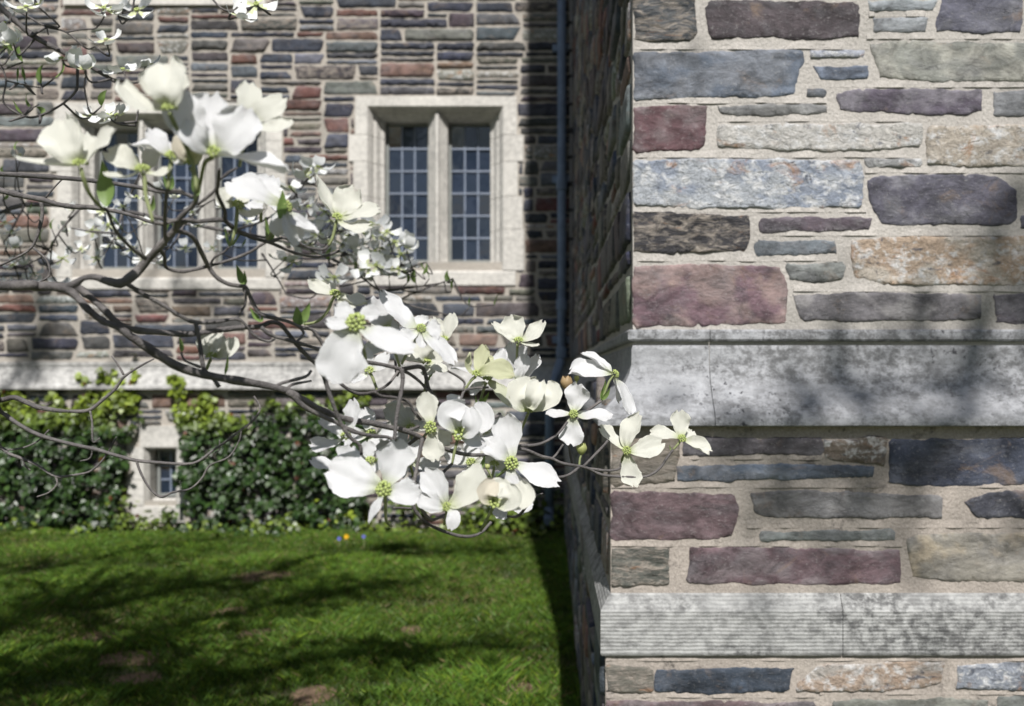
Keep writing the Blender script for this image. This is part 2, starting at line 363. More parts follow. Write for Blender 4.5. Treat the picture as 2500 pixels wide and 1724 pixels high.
def slab_mesh(outline, proud, seed, rough, cell=0.011, back=0.012):
    """a near stone: chipped rim, then a gently uneven face triangulated over an inner grid"""
    from mathutils.geometry import delaunay_2d_cdt
    n = len(outline); cen = sum(outline, Vector((0, 0)))/n; xs = [p.x for p in outline]; zs = [p.y for p in outline]
    def inset(d):
        out = []
        for i in range(n):
            a, b, c = outline[i-1], outline[i], outline[(i+1) % n]; t = (c-a); nn = Vector((-t.y, t.x)); nn = nn.normalized() if nn.length else nn
            if nn.dot(cen-b) < 0 and (cen-b).length > 0.06: pass
            out.append(b+nn*d*(0.6+0.9*abs(mnoise.noise(Vector((b.x*60, b.y*60, seed+9.0))))))
        return out
    r = random.Random(seed); tx, tz = r.uniform(-1, 1)*0.35, r.uniform(-1, 1)*0.35; hw, hh = (max(xs)-min(xs))/2, (max(zs)-min(zs))/2
    def hgt(x, z):
        a = mnoise.noise(Vector((x*16, z*26, seed*3.1)))+0.6*mnoise.noise(Vector((x*45, z*70, seed*1.3)))
        led = mnoise.noise(Vector((x*7, z*11, seed*2.3+40))); led = 0.5 if led > 0.22 else (0 if led < 0.16 else (led-0.16)/0.06*0.5)
        return -proud*max(0.25, 1+rough*a-led*rough*1.6+tx*(x-cen.x)/hw*0.5+tz*(z-cen.y)/hh*0.5)
    ring = inset(0.0030)
    inner = []
    gx = min(xs)+cell
    while gx < max(xs):
        gz = min(zs)+cell
        while gz < max(zs):
            inner.append(Vector((gx+r.uniform(-.3, .3)*cell, gz+r.uniform(-.3, .3)*cell))); gz += cell
        gx += cell
    pts = ring+inner
    res = delaunay_2d_cdt(pts, [(i, (i+1) % n) for i in range(n)], [], 1, 1e-5)
    vco, tris, orig = res[0], res[2], res[3]
    v = [(p.x, back, p.y) for p in outline]+[(p.x, 0.0004, p.y) for p in outline]+[(p.x, hgt(p.x, p.y), p.y) for p in vco]
    f = [(i, (i+1) % n, n+(i+1) % n, n+i) for i in range(n)]
    m = {}
    for k, o_ in enumerate(orig):
        for q in o_: m[q] = k
    for i in range(n):
        a, b = m.get(i), m.get((i+1) % n)
        if a is not None and b is not None and a != b: f.append((n+i, n+(i+1) % n, 2*n+b, 2*n+a))
    f += [tuple(2*n+i for i in t) for t in tris]
    return v, f
PAL = [  # albedo, kind, weight
    ((0.030,0.038,0.060),'slate',17), ((0.055,0.065,0.088),'slate',13), ((0.062,0.046,0.055),'slate',12), ((0.085,0.080,0.082),'slate',11),
    ((0.14,0.135,0.125),'slate',8), ((0.15,0.06,0.05),'slate',7), ((0.20,0.115,0.085),'slate',6), ((0.12,0.122,0.10),'slate',6), ((0.13,0.15,0.175),'slate',7),
    ((0.27,0.25,0.22),'mottled',10), ((0.10,0.095,0.09),'banded',7), ((0.19,0.18,0.165),'banded',6)]
def pick(r):
    x = r.uniform(0, sum(p[2] for p in PAL))
    for c, k, wt in PAL:
        x -= wt
        if x <= 0: return c, k
    return PAL[0][:2]
def skyline(x0, x1, z0, z1, seed, unit, hts, wmin, wmax, holes=()):
    """irregular coursed rubble: rectangles filling x0..x1, z0..z1 around the holes"""
    r = random.Random(seed); n = int((x1-x0)/unit); hgt = [z0]*n; out = []
    while True:
        m = min(hgt)
        if m >= z1: break
        i = hgt.index(m); j = i
        while j < n and abs(hgt[j]-m) < 1e-6: j += 1
        span = (j-i)*unit; wd = r.uniform(wmin, wmax)
        h = r.choice(hts)
        if span < wmin:            # a narrow slot: level it with the lower neighbour, at most two stones high
            nb = min([hgt[q] for q in (i-1, j) if 0 <= q < n] or [m+h])
            if nb-m < max(hts)*1.05: h = max(nb-m, min(hts)*0.8)
        else:
            nb = min([hgt[q] for q in (i-1, j) if 0 <= q < n] or [m+h])
            if nb-m > min(hts)*0.9 and nb-m < max(hts)*1.15 and r.random() < 0.8: h = nb-m
        if h < 0.06: wd *= r.uniform(0.8, 1.4)
        k = min(j-i, max(1, int(wd/unit)))
        if (j-i-k)*unit < wmin*0.75: k = j-i if span < wmax*1.3 else max(1, (j-i)//2)
        out.append((x0+i*unit, x0+(i+k)*unit, m, m+h))
        for q in range(i, i+k): hgt[q] = m+h
    res = []; st = list(out)
    for rc in st:
        parts = [rc]
        for (a, b, c, d) in holes:
            nw = []
            for (p, q, s, t) in parts:
                if q <= a or p >= b or t <= c or s >= d: nw.append((p, q, s, t)); continue
                if p < a: nw.append((p, a, s, t))
                if q > b: nw.append((b, q, s, t))
                if s < c: nw.append((max(p, a), min(q, b), s, c))
                if t > d: nw.append((max(p, a), min(q, b), d, t))
            parts = nw
        res += parts
    return [p for p in res if p[1]-p[0] > unit*1.1 and p[3]-p[2] > 0.03]
def rect_stone(rc, r, seed, gap, proud, step, amp):
    x0, x1, z0, z1 = rc; g = gap/2*r.uniform(0.7, 1.3); h = z1-z0; wd = x1-x0
    if h < gap*1.6 or wd < gap*1.6: g *= 0.6
    sl = min(h*0.45, wd*0.2)*(r.random()**2); sr = min(h*0.45, wd*0.2)*(r.random()**2)
    a, b = r.choice((0, 1)), r.choice((0, 1)); dz = r.uniform(-1, 1)*h*0.05
    poly = [(x0+g+sl*a, z0+g), (x1-g-sr*b, z0+g+max(0, dz)), (x1-g-sr*(1-b), z1-g), (x0+g+sl*(1-a), z1-g+min(0, dz))]
    if r.random() < 0.5:
        c = min(h, wd)*0.18
        poly[2:3] = [(x1-g-sr*(1-b), z1-g-c), (x1-g-sr*(1-b)-c, z1-g)]
    return stone_mesh(ragged(poly, amp, step, seed), proud*r.uniform(0.6, 1.5), seed, rings=((0.0, 0.0), (0.005, 0.85), (0.03, 0.95)), back=0.01, rough=0.25)

# ================================================================== GROUND
YB, XS = 8.10, 0.2025            # back wall plane, side face of the big pier
o = mk('lawn', [(-90,-90,0),(90,-90,0),(90,90,0),(-90,90,0)], [(0,1,2,3)], M['lawn']); o['kind'] = 'structure'; o['label'] = 'green lawn between the dogwood and the building'; o['category'] = 'lawn'
SOIL = [(660,1408,95,12),(560,1497,55,9),(650,1552,70,9),(330,1608,95,16),(245,1562,80,14),(340,1665,60,12),(1265,1692,60,8),(760,1700,50,10),(1010,1545,40,8)]
soil = []
for i, (u, v, a, b) in enumerate(SOIL):
    d = FPX*EYE/(v-V0); c = P(u, v, d); rx = a*d/FPX; ry = max(0.13, 1.3*b*d*d/(FPX*EYE)); rx *= 1.1; soil.append((c.x, c.y, rx, ry))
    vs = [(c.x, c.y, 0.012)]; 
    for k in range(26):
        an = 2*math.pi*k/26; q = 1+0.4*mnoise.noise(Vector((math.cos(an)*2, math.sin(an)*2, i*3.3)))
        vs.append((c.x+rx*q*math.cos(an), c.y+ry*q*math.sin(an), 0.004))
    s = mk('soil_patch', vs, [(0, k+1, (k+1)%26+1) for k in range(26)], M['soil'], None, (c.x, c.y, 0.0)); s['kind'] = 'structure'
    s['label'] = 'bare brown earth showing through the lawn'; s['category'] = 'soil'; s['group'] = 'bare patches in the lawn'
bed = []
for i in range(41):
    x = -6 + i*0.155; bed += [(x, YB+0.1, 0.03), (x, YB-0.22-0.1*mnoise.noise(Vector((x*1.7, 2, 0))), 0.004)]
s = mk('flower_bed', bed, [(2*i, 2*i+1, 2*i+3, 2*i+2) for i in range(40)], M['soil']); s['kind'] = 'structure'; s['label'] = 'strip of bare earth along the foot of the building'; s['category'] = 'soil'
s = mk('path', [(-90,-9.5,.004),(90,-9.5,.004),(90,-7.5,.004),(-90,-7.5,.004)], [(0,1,2,3)], M['path']); s['kind'] = 'structure'; s['label'] = 'grey slate path across the lawn behind'; s['category'] = 'path'

# ================================================================== BACK BUILDING
hall = empty('college_building', (-2.2, YB, 0), 'rubble stone building with leaded windows behind the white blossoms', 'building')
S3 = YB/FPX
def bx(u): return (u-U0)*S3
def bz(v): return EYE+(V0-v)*S3
WIN = [  # outer head rect (u0,u1,v0), opening (u0,u1,v0,v1), sill bottom v, lights [(u0,u1)], quoin offsets
    dict(o=(868,1262,236), op=(897,1229,260,640), sill=697, lights=[(931,1043),(1088,1203)], q=[(0,0,330),(-16,16,395),(-4,2,480),(-14,14,560),(0,18,645)]),
    dict(o=(135,690,252), op=(175,650,277,657), sill=706, lights=[(212,322),(358,470),(510,621)], q=[(0,0,345),(-12,0,420),(6,8,500),(-10,-14,590),(4,6,660)]),
]
BW = dict(o=(322,458,1040), op=(352,434,1092,1222), sill=1275, lights=[(356,432)])
holes_m = []; holes_s = []
for W in WIN+[BW]:
    u0, u1, v0, v1 = W['op']; holes_m.append((bx(u0)+0.0, bx(u1), bz(v1), bz(v0)))
    a, b, c = W['o']
    if 'q' in W:
        holes_s.append((bx(a), bx(b), bz(W['sill']), bz(c)))
        pv = c
        for (ql, qr, qv) in W['q']: holes_s.append((bx(a+ql), bx(b+qr), bz(qv), bz(pv))); pv = qv
    else: holes_s.append((bx(a-8), bx(b+6), bz(W['sill']), bz(c)))
ZC0, ZC1 = bz(951), bz(884)                       # string course on the back wall
holes_s.append((-9, 3, ZC0-0.005, ZC1+0.01))
UPS = (bx(157), bx(650), bz(15))                   # sill of the upper window
holes_s.append((UPS[0], UPS[1], UPS[2], 9))
# mortar sheet with openings
xs = sorted({-9.0, 0.6, *[h[0] for h in holes_m], *[h[1] for h in holes_m]}); zs = sorted({-0.2, 11.0, *[h[2] for h in holes_m], *[h[3] for h in holes_m]})
vv, ff = [], []
for i in range(len(xs)-1):
    for j in range(len(zs)-1):
        cx, cz = (xs[i]+xs[i+1])/2, (zs[j]+zs[j+1])/2
        if any(h[0] < cx < h[1] and h[2] < cz < h[3] for h in holes_m): continue
        b = len(vv); vv += [(xs[i],YB,zs[j]),(xs[i+1],YB,zs[j]),(xs[i+1],YB,zs[j+1]),(xs[i],YB,zs[j+1])]; ff.append((b,b+1,b+2,b+3))
vv += boxv(-9, 0.6, YB+0.5, YB+0.7, -0.2, 11.0); b = len(vv)-8; ff += [tuple(q+b for q in f) for f in BOXF]
wall = mk('wall', vv, ff, M['mortar_far'], hall)
wall['label'] = 'pale mortar between the rubble stones'
rects = skyline(-5.4, 0.215, -0.02, 5.1, 21, 0.02, (0.045, 0.055, 0.065, 0.08, 0.095, 0.11, 0.125), 0.20, 0.58, holes_s)
def vis(rc):
    return -4.5 < (rc[0]+rc[1])/2 < 0.2 and rc[2] < 4.35 and rc[2] > 0.3
rects.sort(key=lambda rc: -((rc[1]-rc[0])*(rc[3]-rc[2]) + (1 if vis(rc) else 0)))
FM = [M[k+'_far'] for k in KINDS]
rest_v, rest_f, rest_c, rest_m = [], [], [], []
for i, rc in enumerate(rects):
    r = random.Random(i*13+5); c, kd = pick(r); c = jit(c, 0.32, r); g_ = sum(c)/3; c = tuple((x*0.86+g_*0.14)*0.78 for x in c)
    v, f = rect_stone(rc, r, i+100, 0.015, 0.010, 0.022, 0.0042)
    v = [(p[0], YB+p[1], p[2]) for p in v]
    if i < 298: mk('stone', v, f, FM[KINDS.index(kd)], wall, ((rc[0]+rc[1])/2, YB, rc[2]), True, [c]*len(f))
    else:
        b = len(rest_v); rest_v += v; rest_f += [tuple(q+b for q in x) for x in f]; rest_c += [c]*len(f); rest_m += [KINDS.index(kd)]*len(f)
o = mk('stone_infill', rest_v, rest_f, FM, wall, None, True, rest_c, rest_m); o['kind'] = 'stuff'
# string course: weathered slope over a projecting lip
H = ZC1-ZC0
def course_profile(y, z0, h, out):
    return [(y+0.05, z0+h), (y-0.012, z0+h), (y-0.012, z0+h*0.87), (y-0.004, z0+h*0.85), (y-0.010, z0+h*0.66), (y-out*0.42, z0+h*0.40), (y-out*0.72, z0+h*0.2),
            (y-out, z0+h*0.10), (y-out, z0+h*0.01), (y-out*0.75, z0), (y+0.05, z0)]
xb = [-5.4, -4.15, -3.05, -1.9, -0.95, XS+0.02]
for a, b in zip(xb[:-1], xb[1:]): prism('string_course_block', course_profile(YB, ZC0, H, 0.085), 'x', a+0.0015, b-0.0015, M['course_far'], hall)
prism('window_sill', [(YB+0.1,UPS[2]+0.2),(YB-0.02,UPS[2]+0.17),(YB-0.03,UPS[2]),(YB+0.1,UPS[2])], 'x', UPS[0], UPS[1], M['trim'], hall)
o = box('window', UPS[0]+0.12, UPS[1]-0.12, YB-0.004, YB+0.03, UPS[2]+0.2, UPS[2]+1.5, M['glass'], hall)
PANE = bpy.data.meshes.new('pane'); PANE.from_pydata([(x, y, z) for y in (0, 0.004) for z in (-.5, .5) for x in (-.5, .5)], [], [(0,1,3,2),(4,6,7,5),(0,4,5,1),(2,3,7,6),(0,2,6,4),(1,5,7,3)]); PANE.materials.append(M['glass'])
def lights(win, lts, zt, zb, cols, rows, yg, r):
    for (ua, ub) in lts:
        a, b = bx(ua), bx(ub); fw = 0.026
        box('casement_frame', a, a+fw, yg-0.02, yg+0.02, zb, zt, M['frame'], win, 0.003); box('casement_frame', b-fw, b, yg-0.02, yg+0.02, zb, zt, M['frame'], win, 0.003)
        box('casement_frame', a+fw, b-fw, yg-0.018, yg+0.02, zt-fw, zt, M['frame'], win, 0.003); box('casement_frame', a+fw, b-fw, yg-0.018, yg+0.02, zb, zb+fw*1.1, M['frame'], win, 0.003)
        xa, xe, za, ze = a+fw, b-fw, zb+fw, zt-fw; pw, ph = (xe-xa)/cols, (ze-za)/rows; cw = 0.0075
        for k in range(1, cols): box('came', xa+k*pw-cw, xa+k*pw+cw, yg-0.008, yg+0.006, za-.004, ze+.004, M['came'], win, 0.002)
        for k in range(1, rows): box('came', xa-.004, xe+.004, yg-0.011, yg+0.004, za+k*ph-cw, za+k*ph+cw, M['came'], win, 0.002)
        for k in range(cols):
            for q in range(rows):
                p = bpy.data.objects.new('pane', PANE); link(p, win, (xa+(k+.5)*pw, yg, za+(q+.5)*ph)); p.scale = (pw, 1, ph)
                p.rotation_euler = (r.gauss(0, 0.045), 0, r.gauss(0, 0.05))
def plan(xo, xi, s):        # jamb moulding in plan, s=+1 for the left jamb; xo outer edge, xi inner end of the moulding
    w = abs(xi-xo)*s; e = xo+s*0.0
    return lambda xop, xin: [(xop, YB-0.014), (xin-s*0.0, YB-0.014), (xin+s*0.010, YB+0.0), (xin+s*0.035, YB+0.045), (xin+s*0.035, YB+0.07), (xin+s*0.060, YB+0.085), (xin+s*0.085, YB+0.13), (xin+s*0.115, YB+0.15), (xin+s*0.115, YB+0.33), (xop, YB+0.33)]
for wi, W in enumerate(WIN):
    a, b, hv = W['o']; u0, u1, v0, v1 = W['op']; zt, zb = bz(v0), bz(v1)
    x0, x1 = bx(u0), bx(u1); zl = zt-0.085
    # the sill is the window's own mesh; its other pieces hang under it
    win = prism('window', [(YB-0.016, bz(W['sill'])), (YB-0.016, zb-0.085), (YB-0.008, zb-0.075), (YB+0.11, zb-0.005), (YB+0.115, zb+0.010), (YB+0.36, zb+0.012), (YB+0.36, bz(W['sill']))], 'x', bx(a)+0.01, bx(b)-0.01, M['trim'], hall)
    win['label'] = 'two-light leaded window in pale stone surround' if wi == 0 else 'three-light leaded window half hidden by branches'
    prism('lintel', [(YB-0.014, bz(hv)), (YB-0.014, zt), (YB-0.002, zt-0.010), (YB+0.04, zt-0.03), (YB+0.07, zt-0.032), (YB+0.085, zt-0.05), (YB+0.14, zt-0.075), (YB+0.15, zl), (YB+0.33, zl), (YB+0.33, bz(hv))], 'x', bx(a)+0.002, bx(b)-0.002, M['trim'], win)
    pz = zt-0.001; prev = hv
    for qi, (ql, qr, qv) in enumerate(W['q']):
        z1 = bz(qv) if qi < len(W['q'])-1 else zb-0.07
        for s, xo, xi in ((1, bx(a+ql), x0), (-1, bx(b+qr), x1)):
            pl = plan(xo, xi, s)(xo, xi)
            prism('jamb_block', pl, 'z', z1+0.002, pz-0.001 if qi else pz, M['trim'], win)
        pz = z1
    L = W['lights']
    for (a1, b1), (a2, b2) in zip(L[:-1], L[1:]):
        xl, xr = bx(b1), bx(a2); xm = (xl+xr)/2
        prism('mullion', [(xm-0.012, YB+0.035), (xm+0.012, YB+0.035), (xm+0.022, YB+0.06), (xm+0.035, YB+0.075), (xr+0.004, YB+0.13), (xr+0.004, YB+0.32), (xl-0.004, YB+0.32), (xl-0.004, YB+0.13), (xm-0.035, YB+0.075), (xm-0.022, YB+0.06)], 'z', zb-0.03, zl+0.05, M['trim'], win)
    lights(win, [(p, q) for p, q in L], zl+0.006, zb+0.014, 3, 6, YB+0.25, random.Random(40+wi))
    box('room', x0-0.1, x1+0.1, YB+0.335, YB+0.45, zb-0.1, zt+0.05, M['dark'], win)
# small basement window
u0, u1, v0, v1 = BW['op']; a, b, hv = BW['o']; x0, x1, zt, zb = bx(u0), bx(u1), bz(v0), bz(v1)
bwin = prism('window', [(YB-0.02, bz(BW['sill'])), (YB-0.02, zb-0.05), (YB+0.12, zb), (YB+0.3, zb+0.01), (YB+0.3, bz(BW['sill']))], 'x', bx(a)+0.004, bx(b)-0.02, M['trim'], hall)
bwin['label'] = 'small basement window framed by ivy'
prism('lintel', [(YB-0.018, bz(hv)), (YB-0.018, zt), (YB+0.05, zt-0.02), (YB+0.26, zt-0.022), (YB+0.26, bz(hv))], 'x', bx(343), bx(452), M['trim'], bwin)
for s, xo, xi in ((1, bx(a), x0), (-1, bx(b), x1)):
    for (za, zc, dx) in ((zb-0.04, (zt+zb)/2-0.05, 0.03), ((zt+zb)/2-0.046, zt-0.001, 0.0)):
        xo2 = xo-s*dx
        prism('jamb_block', [(xo2, YB-0.016), (xi, YB-0.016), (xi+s*0.03, YB+0.04), (xi+s*0.03, YB+0.26), (xo2, YB+0.26)], 'z', za, zc, M['trim'], bwin)
lights(bwin, [(366, 431)], zt-0.02, zb+0.012, 2, 3, YB+0.17, random.Random(3))
box('room', x0-0.1, x1+0.1, YB+0.262, YB+0.45, zb-0.1, zt+0.1, M['dark'], bwin)

# ================================================================== BIG PIER AT THE RIGHT
YF = 2.40; YL = 2.343; YP = 2.318                  # upper face, lower face, plinth face
XL = XS-(YF-YL); XP = XS-(YF-YP); XE = 3.6
def fz(v, y): return EYE+(V0-v)*y/FPX
def fx(u, y): return (u-U0)*y/FPX
pier = empty('stone_pier', (1.6, 4.6, 0), 'massive stone pier of big coursed blocks with moulded bands beside the blossoms', 'pier')
ZB1, ZB0 = fz(806, YF), fz(1042, YL-0.03)         # string course
ZT1, ZT0 = fz(1446, YL), fz(1602, YP)             # plinth band
core = []; cf = []
for (x0, y0, z0, z1) in ((XS, YF, ZB0+0.05, 12.5), (XL, YL, ZT0+0.05, ZB0+0.012), (XP+0.012, YP+0.012, -0.2, ZT0+0.012)):
    b = len(core); core += boxv(x0, XE, y0, YB+0.3, z0, z1); cf += [tuple(q+b for q in f) for f in BOXF]
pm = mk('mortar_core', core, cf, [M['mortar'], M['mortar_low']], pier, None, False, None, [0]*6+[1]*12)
pm['label'] = 'sandy mortar between the pier stones'
Z1 = lambda x, y: (1350+x*0.5139, y*0.5139)
Z2 = lambda x, y: (1350+x*0.5916, 780+y*0.5916)
SB = (0.075,0.082,0.115)
FRONT = [  # (view, kind, albedo, outline)
 (Z1,'banded',(0.075,0.082,0.09),[(375,-30),(665,-30),(680,150),(655,185),(500,195),(375,190)]),
 (Z1,'slate',(0.070,0.056,0.062),[(735,30),(760,5),(900,5),(1430,15),(1450,60),(1450,170),(1300,185),(1180,185),(1000,175),(760,180),(735,120)]),
 (Z1,'slate',(0.23,0.25,0.265),[(1500,10),(1820,5),(1800,45),(1510,50)]),
 (Z1,'slate',(0.27,0.285,0.30),[(1525,88),(1775,85),(1765,145),(1530,150)]),
 (Z1,'slate',(0.105,0.105,0.14),[(1870,-40),(2225,-40),(2215,150),(1830,148),(1825,90)]),
 (Z1,'slate',(0.18,0.195,0.225),[(375,255),(700,248),(1180,245),(1190,300),(1170,340),(1140,440),(1000,455),(860,455),(375,470)]),
 (Z1,'mottled',(0.36,0.38,0.44),[(1225,245),(1475,240),(1470,268),(1230,272)]),
 (Z1,'slate',(0.16,0.19,0.25),[(1240,320),(1490,315),(1490,365),(1280,375)]),
 (Z1,'slate',(0.10,0.11,0.125),[(1212,428),(1290,428),(1290,453),(1212,453)]),
 (Z1,'slate',(0.235,0.24,0.215),[(1510,215),(1700,200),(2300,205),(2300,385),(1900,380),(1560,365),(1530,280)]),
 (Z1,'slate',(0.105,0.055,0.062),[(378,515),(725,505),(720,640),(700,700),(480,720),(378,715)]),
 (Z1,'slate',(0.27,0.27,0.265),[(785,510),(1000,500),(1295,505),(1300,530),(900,550),(800,535)]),
 (Z1,'slate',(0.105,0.088,0.118),[(1350,455),(1480,430),(2030,430),(2035,520),(1950,545),(1700,535),(1370,520)]),
 (Z1,'slate',(0.20,0.205,0.215),[(2095,440),(2320,430),(2320,550),(2100,545)]),
 (Z1,'mottled',(0.46,0.445,0.42),[(790,600),(1100,595),(1745,590),(1740,690),(1400,710),(900,700),(790,690)]),
 (Z1,'mottled',(0.40,0.355,0.30),[(1790,605),(2350,600),(2350,785),(1960,785),(1785,775),(1780,700)]),
 (Z1,'mottled',(0.25,0.25,0.25),[(1480,760),(1740,755),(1745,785),(1500,792)]),
 (Z1,'mottled',(0.38,0.40,0.43),[(385,765),(800,760),(1450,765),(1475,850),(1455,980),(900,985),(640,980),(385,965)]),
 (Z1,'slate',(0.092,0.088,0.115),[(1495,865),(1550,840),(1950,835),(2110,845),(2200,910),(2195,1040),(2150,1065),(1800,1062),(1570,1060),(1520,970)]),
 (Z1,'banded',(0.070,0.068,0.075),[(385,1010),(600,1015),(925,1030),(930,1130),(910,1185),(600,1195),(385,1190)]),
 (Z1,'slate',(0.092,0.072,0.088),[(990,1045),(1150,1035),(1510,1040),(1500,1090),(1200,1095),(990,1100)]),
 (Z1,'slate',(0.145,0.165,0.185),[(970,1150),(1330,1145),(1345,1200),(970,1210)]),
 (Z1,'mottled',(0.40,0.31,0.235),[(1420,1150),(1550,1135),(2400,1130),(2400,1350),(1600,1345),(1440,1310)]),
 (Z1,'slate',(0.22,0.23,0.22),[(1110,1260),(1380,1255),(1370,1320),(1250,1340),(1130,1325)]),
 (Z1,'slate',(0.27,0.195,0.185),[(390,1270),(700,1262),(1070,1270),(1110,1370),(1100,1530),(700,1540),(390,1545)]),
 (Z1,'slate',(0.14,0.132,0.14),[(1140,1405),(1500,1395),(2030,1405),(2030,1510),(1900,1520),(1500,1525),(1190,1515)]),
 (Z1,'slate',(0.10,0.088,0.105),[(2095,1405),(2400,1395),(2400,1530),(2110,1530)]),
 (Z1,'slate',(0.10,0.10,0.13),[(2228,1030),(2420,1030),(2420,1085),(2228,1085)]),
 (Z1,'slate',(0.15,0.15,0.17),[(2262,860),(2450,860),(2450,1005),(2262,1005)]),
 (Z1,'slate',(0.12,0.10,0.12),[(2262,-40),(2450,-40),(2450,150),(2262,150)]),
 (Z2,'banded',(0.22,0.195,0.155),[(232,490),(515,490),(500,660),(300,680),(232,680)]),
 (Z2,'slate',(0.105,0.095,0.105),[(540,495),(1100,490),(1110,550),(540,558)]),
 (Z2,'mottled',(0.20,0.165,0.135),[(1118,500),(1370,490),(1360,600),(1180,580),(1122,552)]),
 (Z2,'slate',(0.058,0.068,0.098),[(1395,500),(2050,495),(2050,670),(1560,685),(1390,670)]),
 (Z2,'slate',(0.10,0.125,0.165),[(515,610),(900,600),(1320,610),(1315,645),(900,657),(520,662)]),
 (Z2,'slate',(0.135,0.092,0.10),[(232,715),(560,720),(740,725),(765,790),(740,890),(690,905),(232,905)]),
 (Z2,'slate',(0.17,0.165,0.165),[(820,720),(950,705),(1600,735),(1600,815),(950,815),(840,795)]),
 (Z2,'slate',(0.075,0.078,0.10),[(1700,760),(1800,715),(2060,710),(2060,815),(1750,810)]),
 (Z2,'slate',(0.155,0.17,0.165),[(860,880),(1400,870),(1410,905),(860,912)]),
 (Z2,'banded',(0.165,0.17,0.15),[(232,950),(475,945),(475,1085),(232,1095)]),
 (Z2,'slate',(0.125,0.082,0.092),[(570,945),(1000,945),(1425,955),(1430,1080),(1000,1090),(560,1080)]),
 (Z2,'slate',(0.225,0.21,0.18),[(1465,910),(1540,890),(2100,880),(2100,1075),(1700,1075),(1490,1060)]),
 (Z2,'banded',(0.21,0.20,0.17),[(205,1430),(400,1440),(410,1530),(205,1535)]),
 (Z2,'slate',(0.062,0.082,0.115),[(430,1450),(990,1440),(960,1530),(560,1540),(425,1530)]),
 (Z2,'mottled',(0.36,0.28,0.22),[(1010,1500),(1100,1430),(1610,1415),(1600,1490),(1470,1525),(1010,1530)]),
 (Z2,'mottled',(0.27,0.29,0.33),[(1670,1430),(2100,1415),(2100,1520),(1670,1520)]),
 (Z2,'slate',(0.13,0.09,0.095),[(205,1575),(700,1580),(1080,1590),(1080,1730),(205,1730)]),
 (Z2,'slate',(0.19,0.195,0.17),[(1160,1575),(1790,1570),(1790,1700),(1160,1700)]),
 (Z2,'slate',(0.17,0.18,0.165),[(1840,1560),(2150,1555),(2150,1720),(1840,1720)]),
]
SECOND = {5:(0.10,0.12,0.155), 24:(0.135,0.085,0.10), 9:(0.29,0.285,0.25), 33:(0.035,0.042,0.065), 41:(0.28,0.24,0.18), 25:(0.22,0.21,0.21), 22:(0.46,0.41,0.35), 15:(0.52,0.48,0.43), 14:(0.50,0.48,0.45), 17:(0.26,0.29,0.35), 44:(0.40,0.37,0.34)}
NM = [M[k] for k in KINDS]
for i, (vw, kd, c, pl) in enumerate(FRONT):
    pts = [vw(*p) for p in pl]; vc = sum(p[1] for p in pts)/len(pts)
    y = YF if vc < 806 else (YL if vc < 1446 else YP+0.012)
    xl = XS if y == YF else (XL if y == YL else XP+0.012)
    uc = (min(p[0] for p in pts)+max(p[0] for p in pts))/2; vm = (min(p[1] for p in pts)+max(p[1] for p in pts))/2
    pts = [(u+(4.5 if u > uc else -4.5), v+(4.0 if v > vm else -3.0)) for u, v in pts]
    q = [(max(fx(u, y), xl+0.001), fz(v, y)) for u, v in pts]
    if kd != 'mottled': c = tuple(x*0.84 for x in c)
    q = q[::-1]
    rr = 0.65 if kd != 'slate' else 0.35
    v, f = slab_mesh(ragged(q, 0.0030, 0.007, i+3), 0.0045 if kd != 'slate' else 0.0030, i+3, rr)
    v = [(p[0], y+p[1], p[2]) for p in v]
    ob = mk('stone', v, f, NM[KINDS.index(kd)], pm, (sum(p[0] for p in q)/len(q), y, min(p[1] for p in q)), True, [c]*len(f))
    # two-toned stones: patches of a second colour laid over the face
    c2 = SECOND.get(i) or (tuple(x*0.62 for x in c) if i % 2 else tuple(0.6*x*1.35+0.4*0.17 for x in c)); ca = ob.data.color_attributes['Col']; vcol = []
    for p in v:
        m_ = mnoise.fractal(Vector((p[0]*9+i*3.7, p[2]*13, i*1.9)), 0.9, 2.1, 5); m_ = min(1, max(0, (m_-0.02)*4.5)); hgh = 1+0.16*mnoise.noise(Vector((p[0]*70, p[2]*95, i)))
        vcol.append([(a_*(1-m_)+b_*m_)*hgh for a_, b_ in zip(c, c2)]+[1.0])
    li = np.zeros(len(ob.data.loops), int); ob.data.loops.foreach_get('vertex_index', li); ca.data.foreach_set('color', np.array(vcol, np.float32)[li].ravel())
    bm = bmesh.new(); bm.from_mesh(ob.data); bmesh.ops.recalc_face_normals(bm, faces=bm.faces)
    if sum((x.normal*x.calc_area() for x in bm.faces), Vector()).y > 0: bmesh.ops.reverse_faces(bm, faces=bm.faces)
    bm.to_mesh(ob.data); bm.free()
# the rest of the front, outside the picture, and the shaded side face
rest_v, rest_f, rest_c, rest_m = [], [], [], []
def add_rest(v, f, c, kd):
    b = len(rest_v); rest_v.extend(v); rest_f.extend([tuple(q+b for q in x) for x in f]); rest_c.extend([c]*len(f)); rest_m.extend([KINDS.index(kd)]*len(f))
k = 0
HT = (0.06, 0.08, 0.10, 0.12, 0.14, 0.17)
for (x0, x1, z0, z1, y) in ((1.30, 3.5, ZB1+0.01, 3.4, YF), (XS+0.01, 1.30, fz(-25, YF), 3.4, YF), (1.30, 3.5, ZT1+0.01, ZB0-0.01, YL), (XP+0.02, 3.5, -0.03, fz(1800, YP), YP+0.012)):
    for rc in skyline(x0, x1, z0, z1, 50+k, 0.03, HT, 0.12, 0.40):
        k += 1; r = random.Random(k*7); c, kd = pick(r); c = jit(c, 0.25, r)
        v, f = rect_stone(rc, r, k+900, 0.024, 0.008, 0.03, 0.004); add_rest([(p[0], y+p[1], p[2]) for p in v], f, c, kd)
side = []
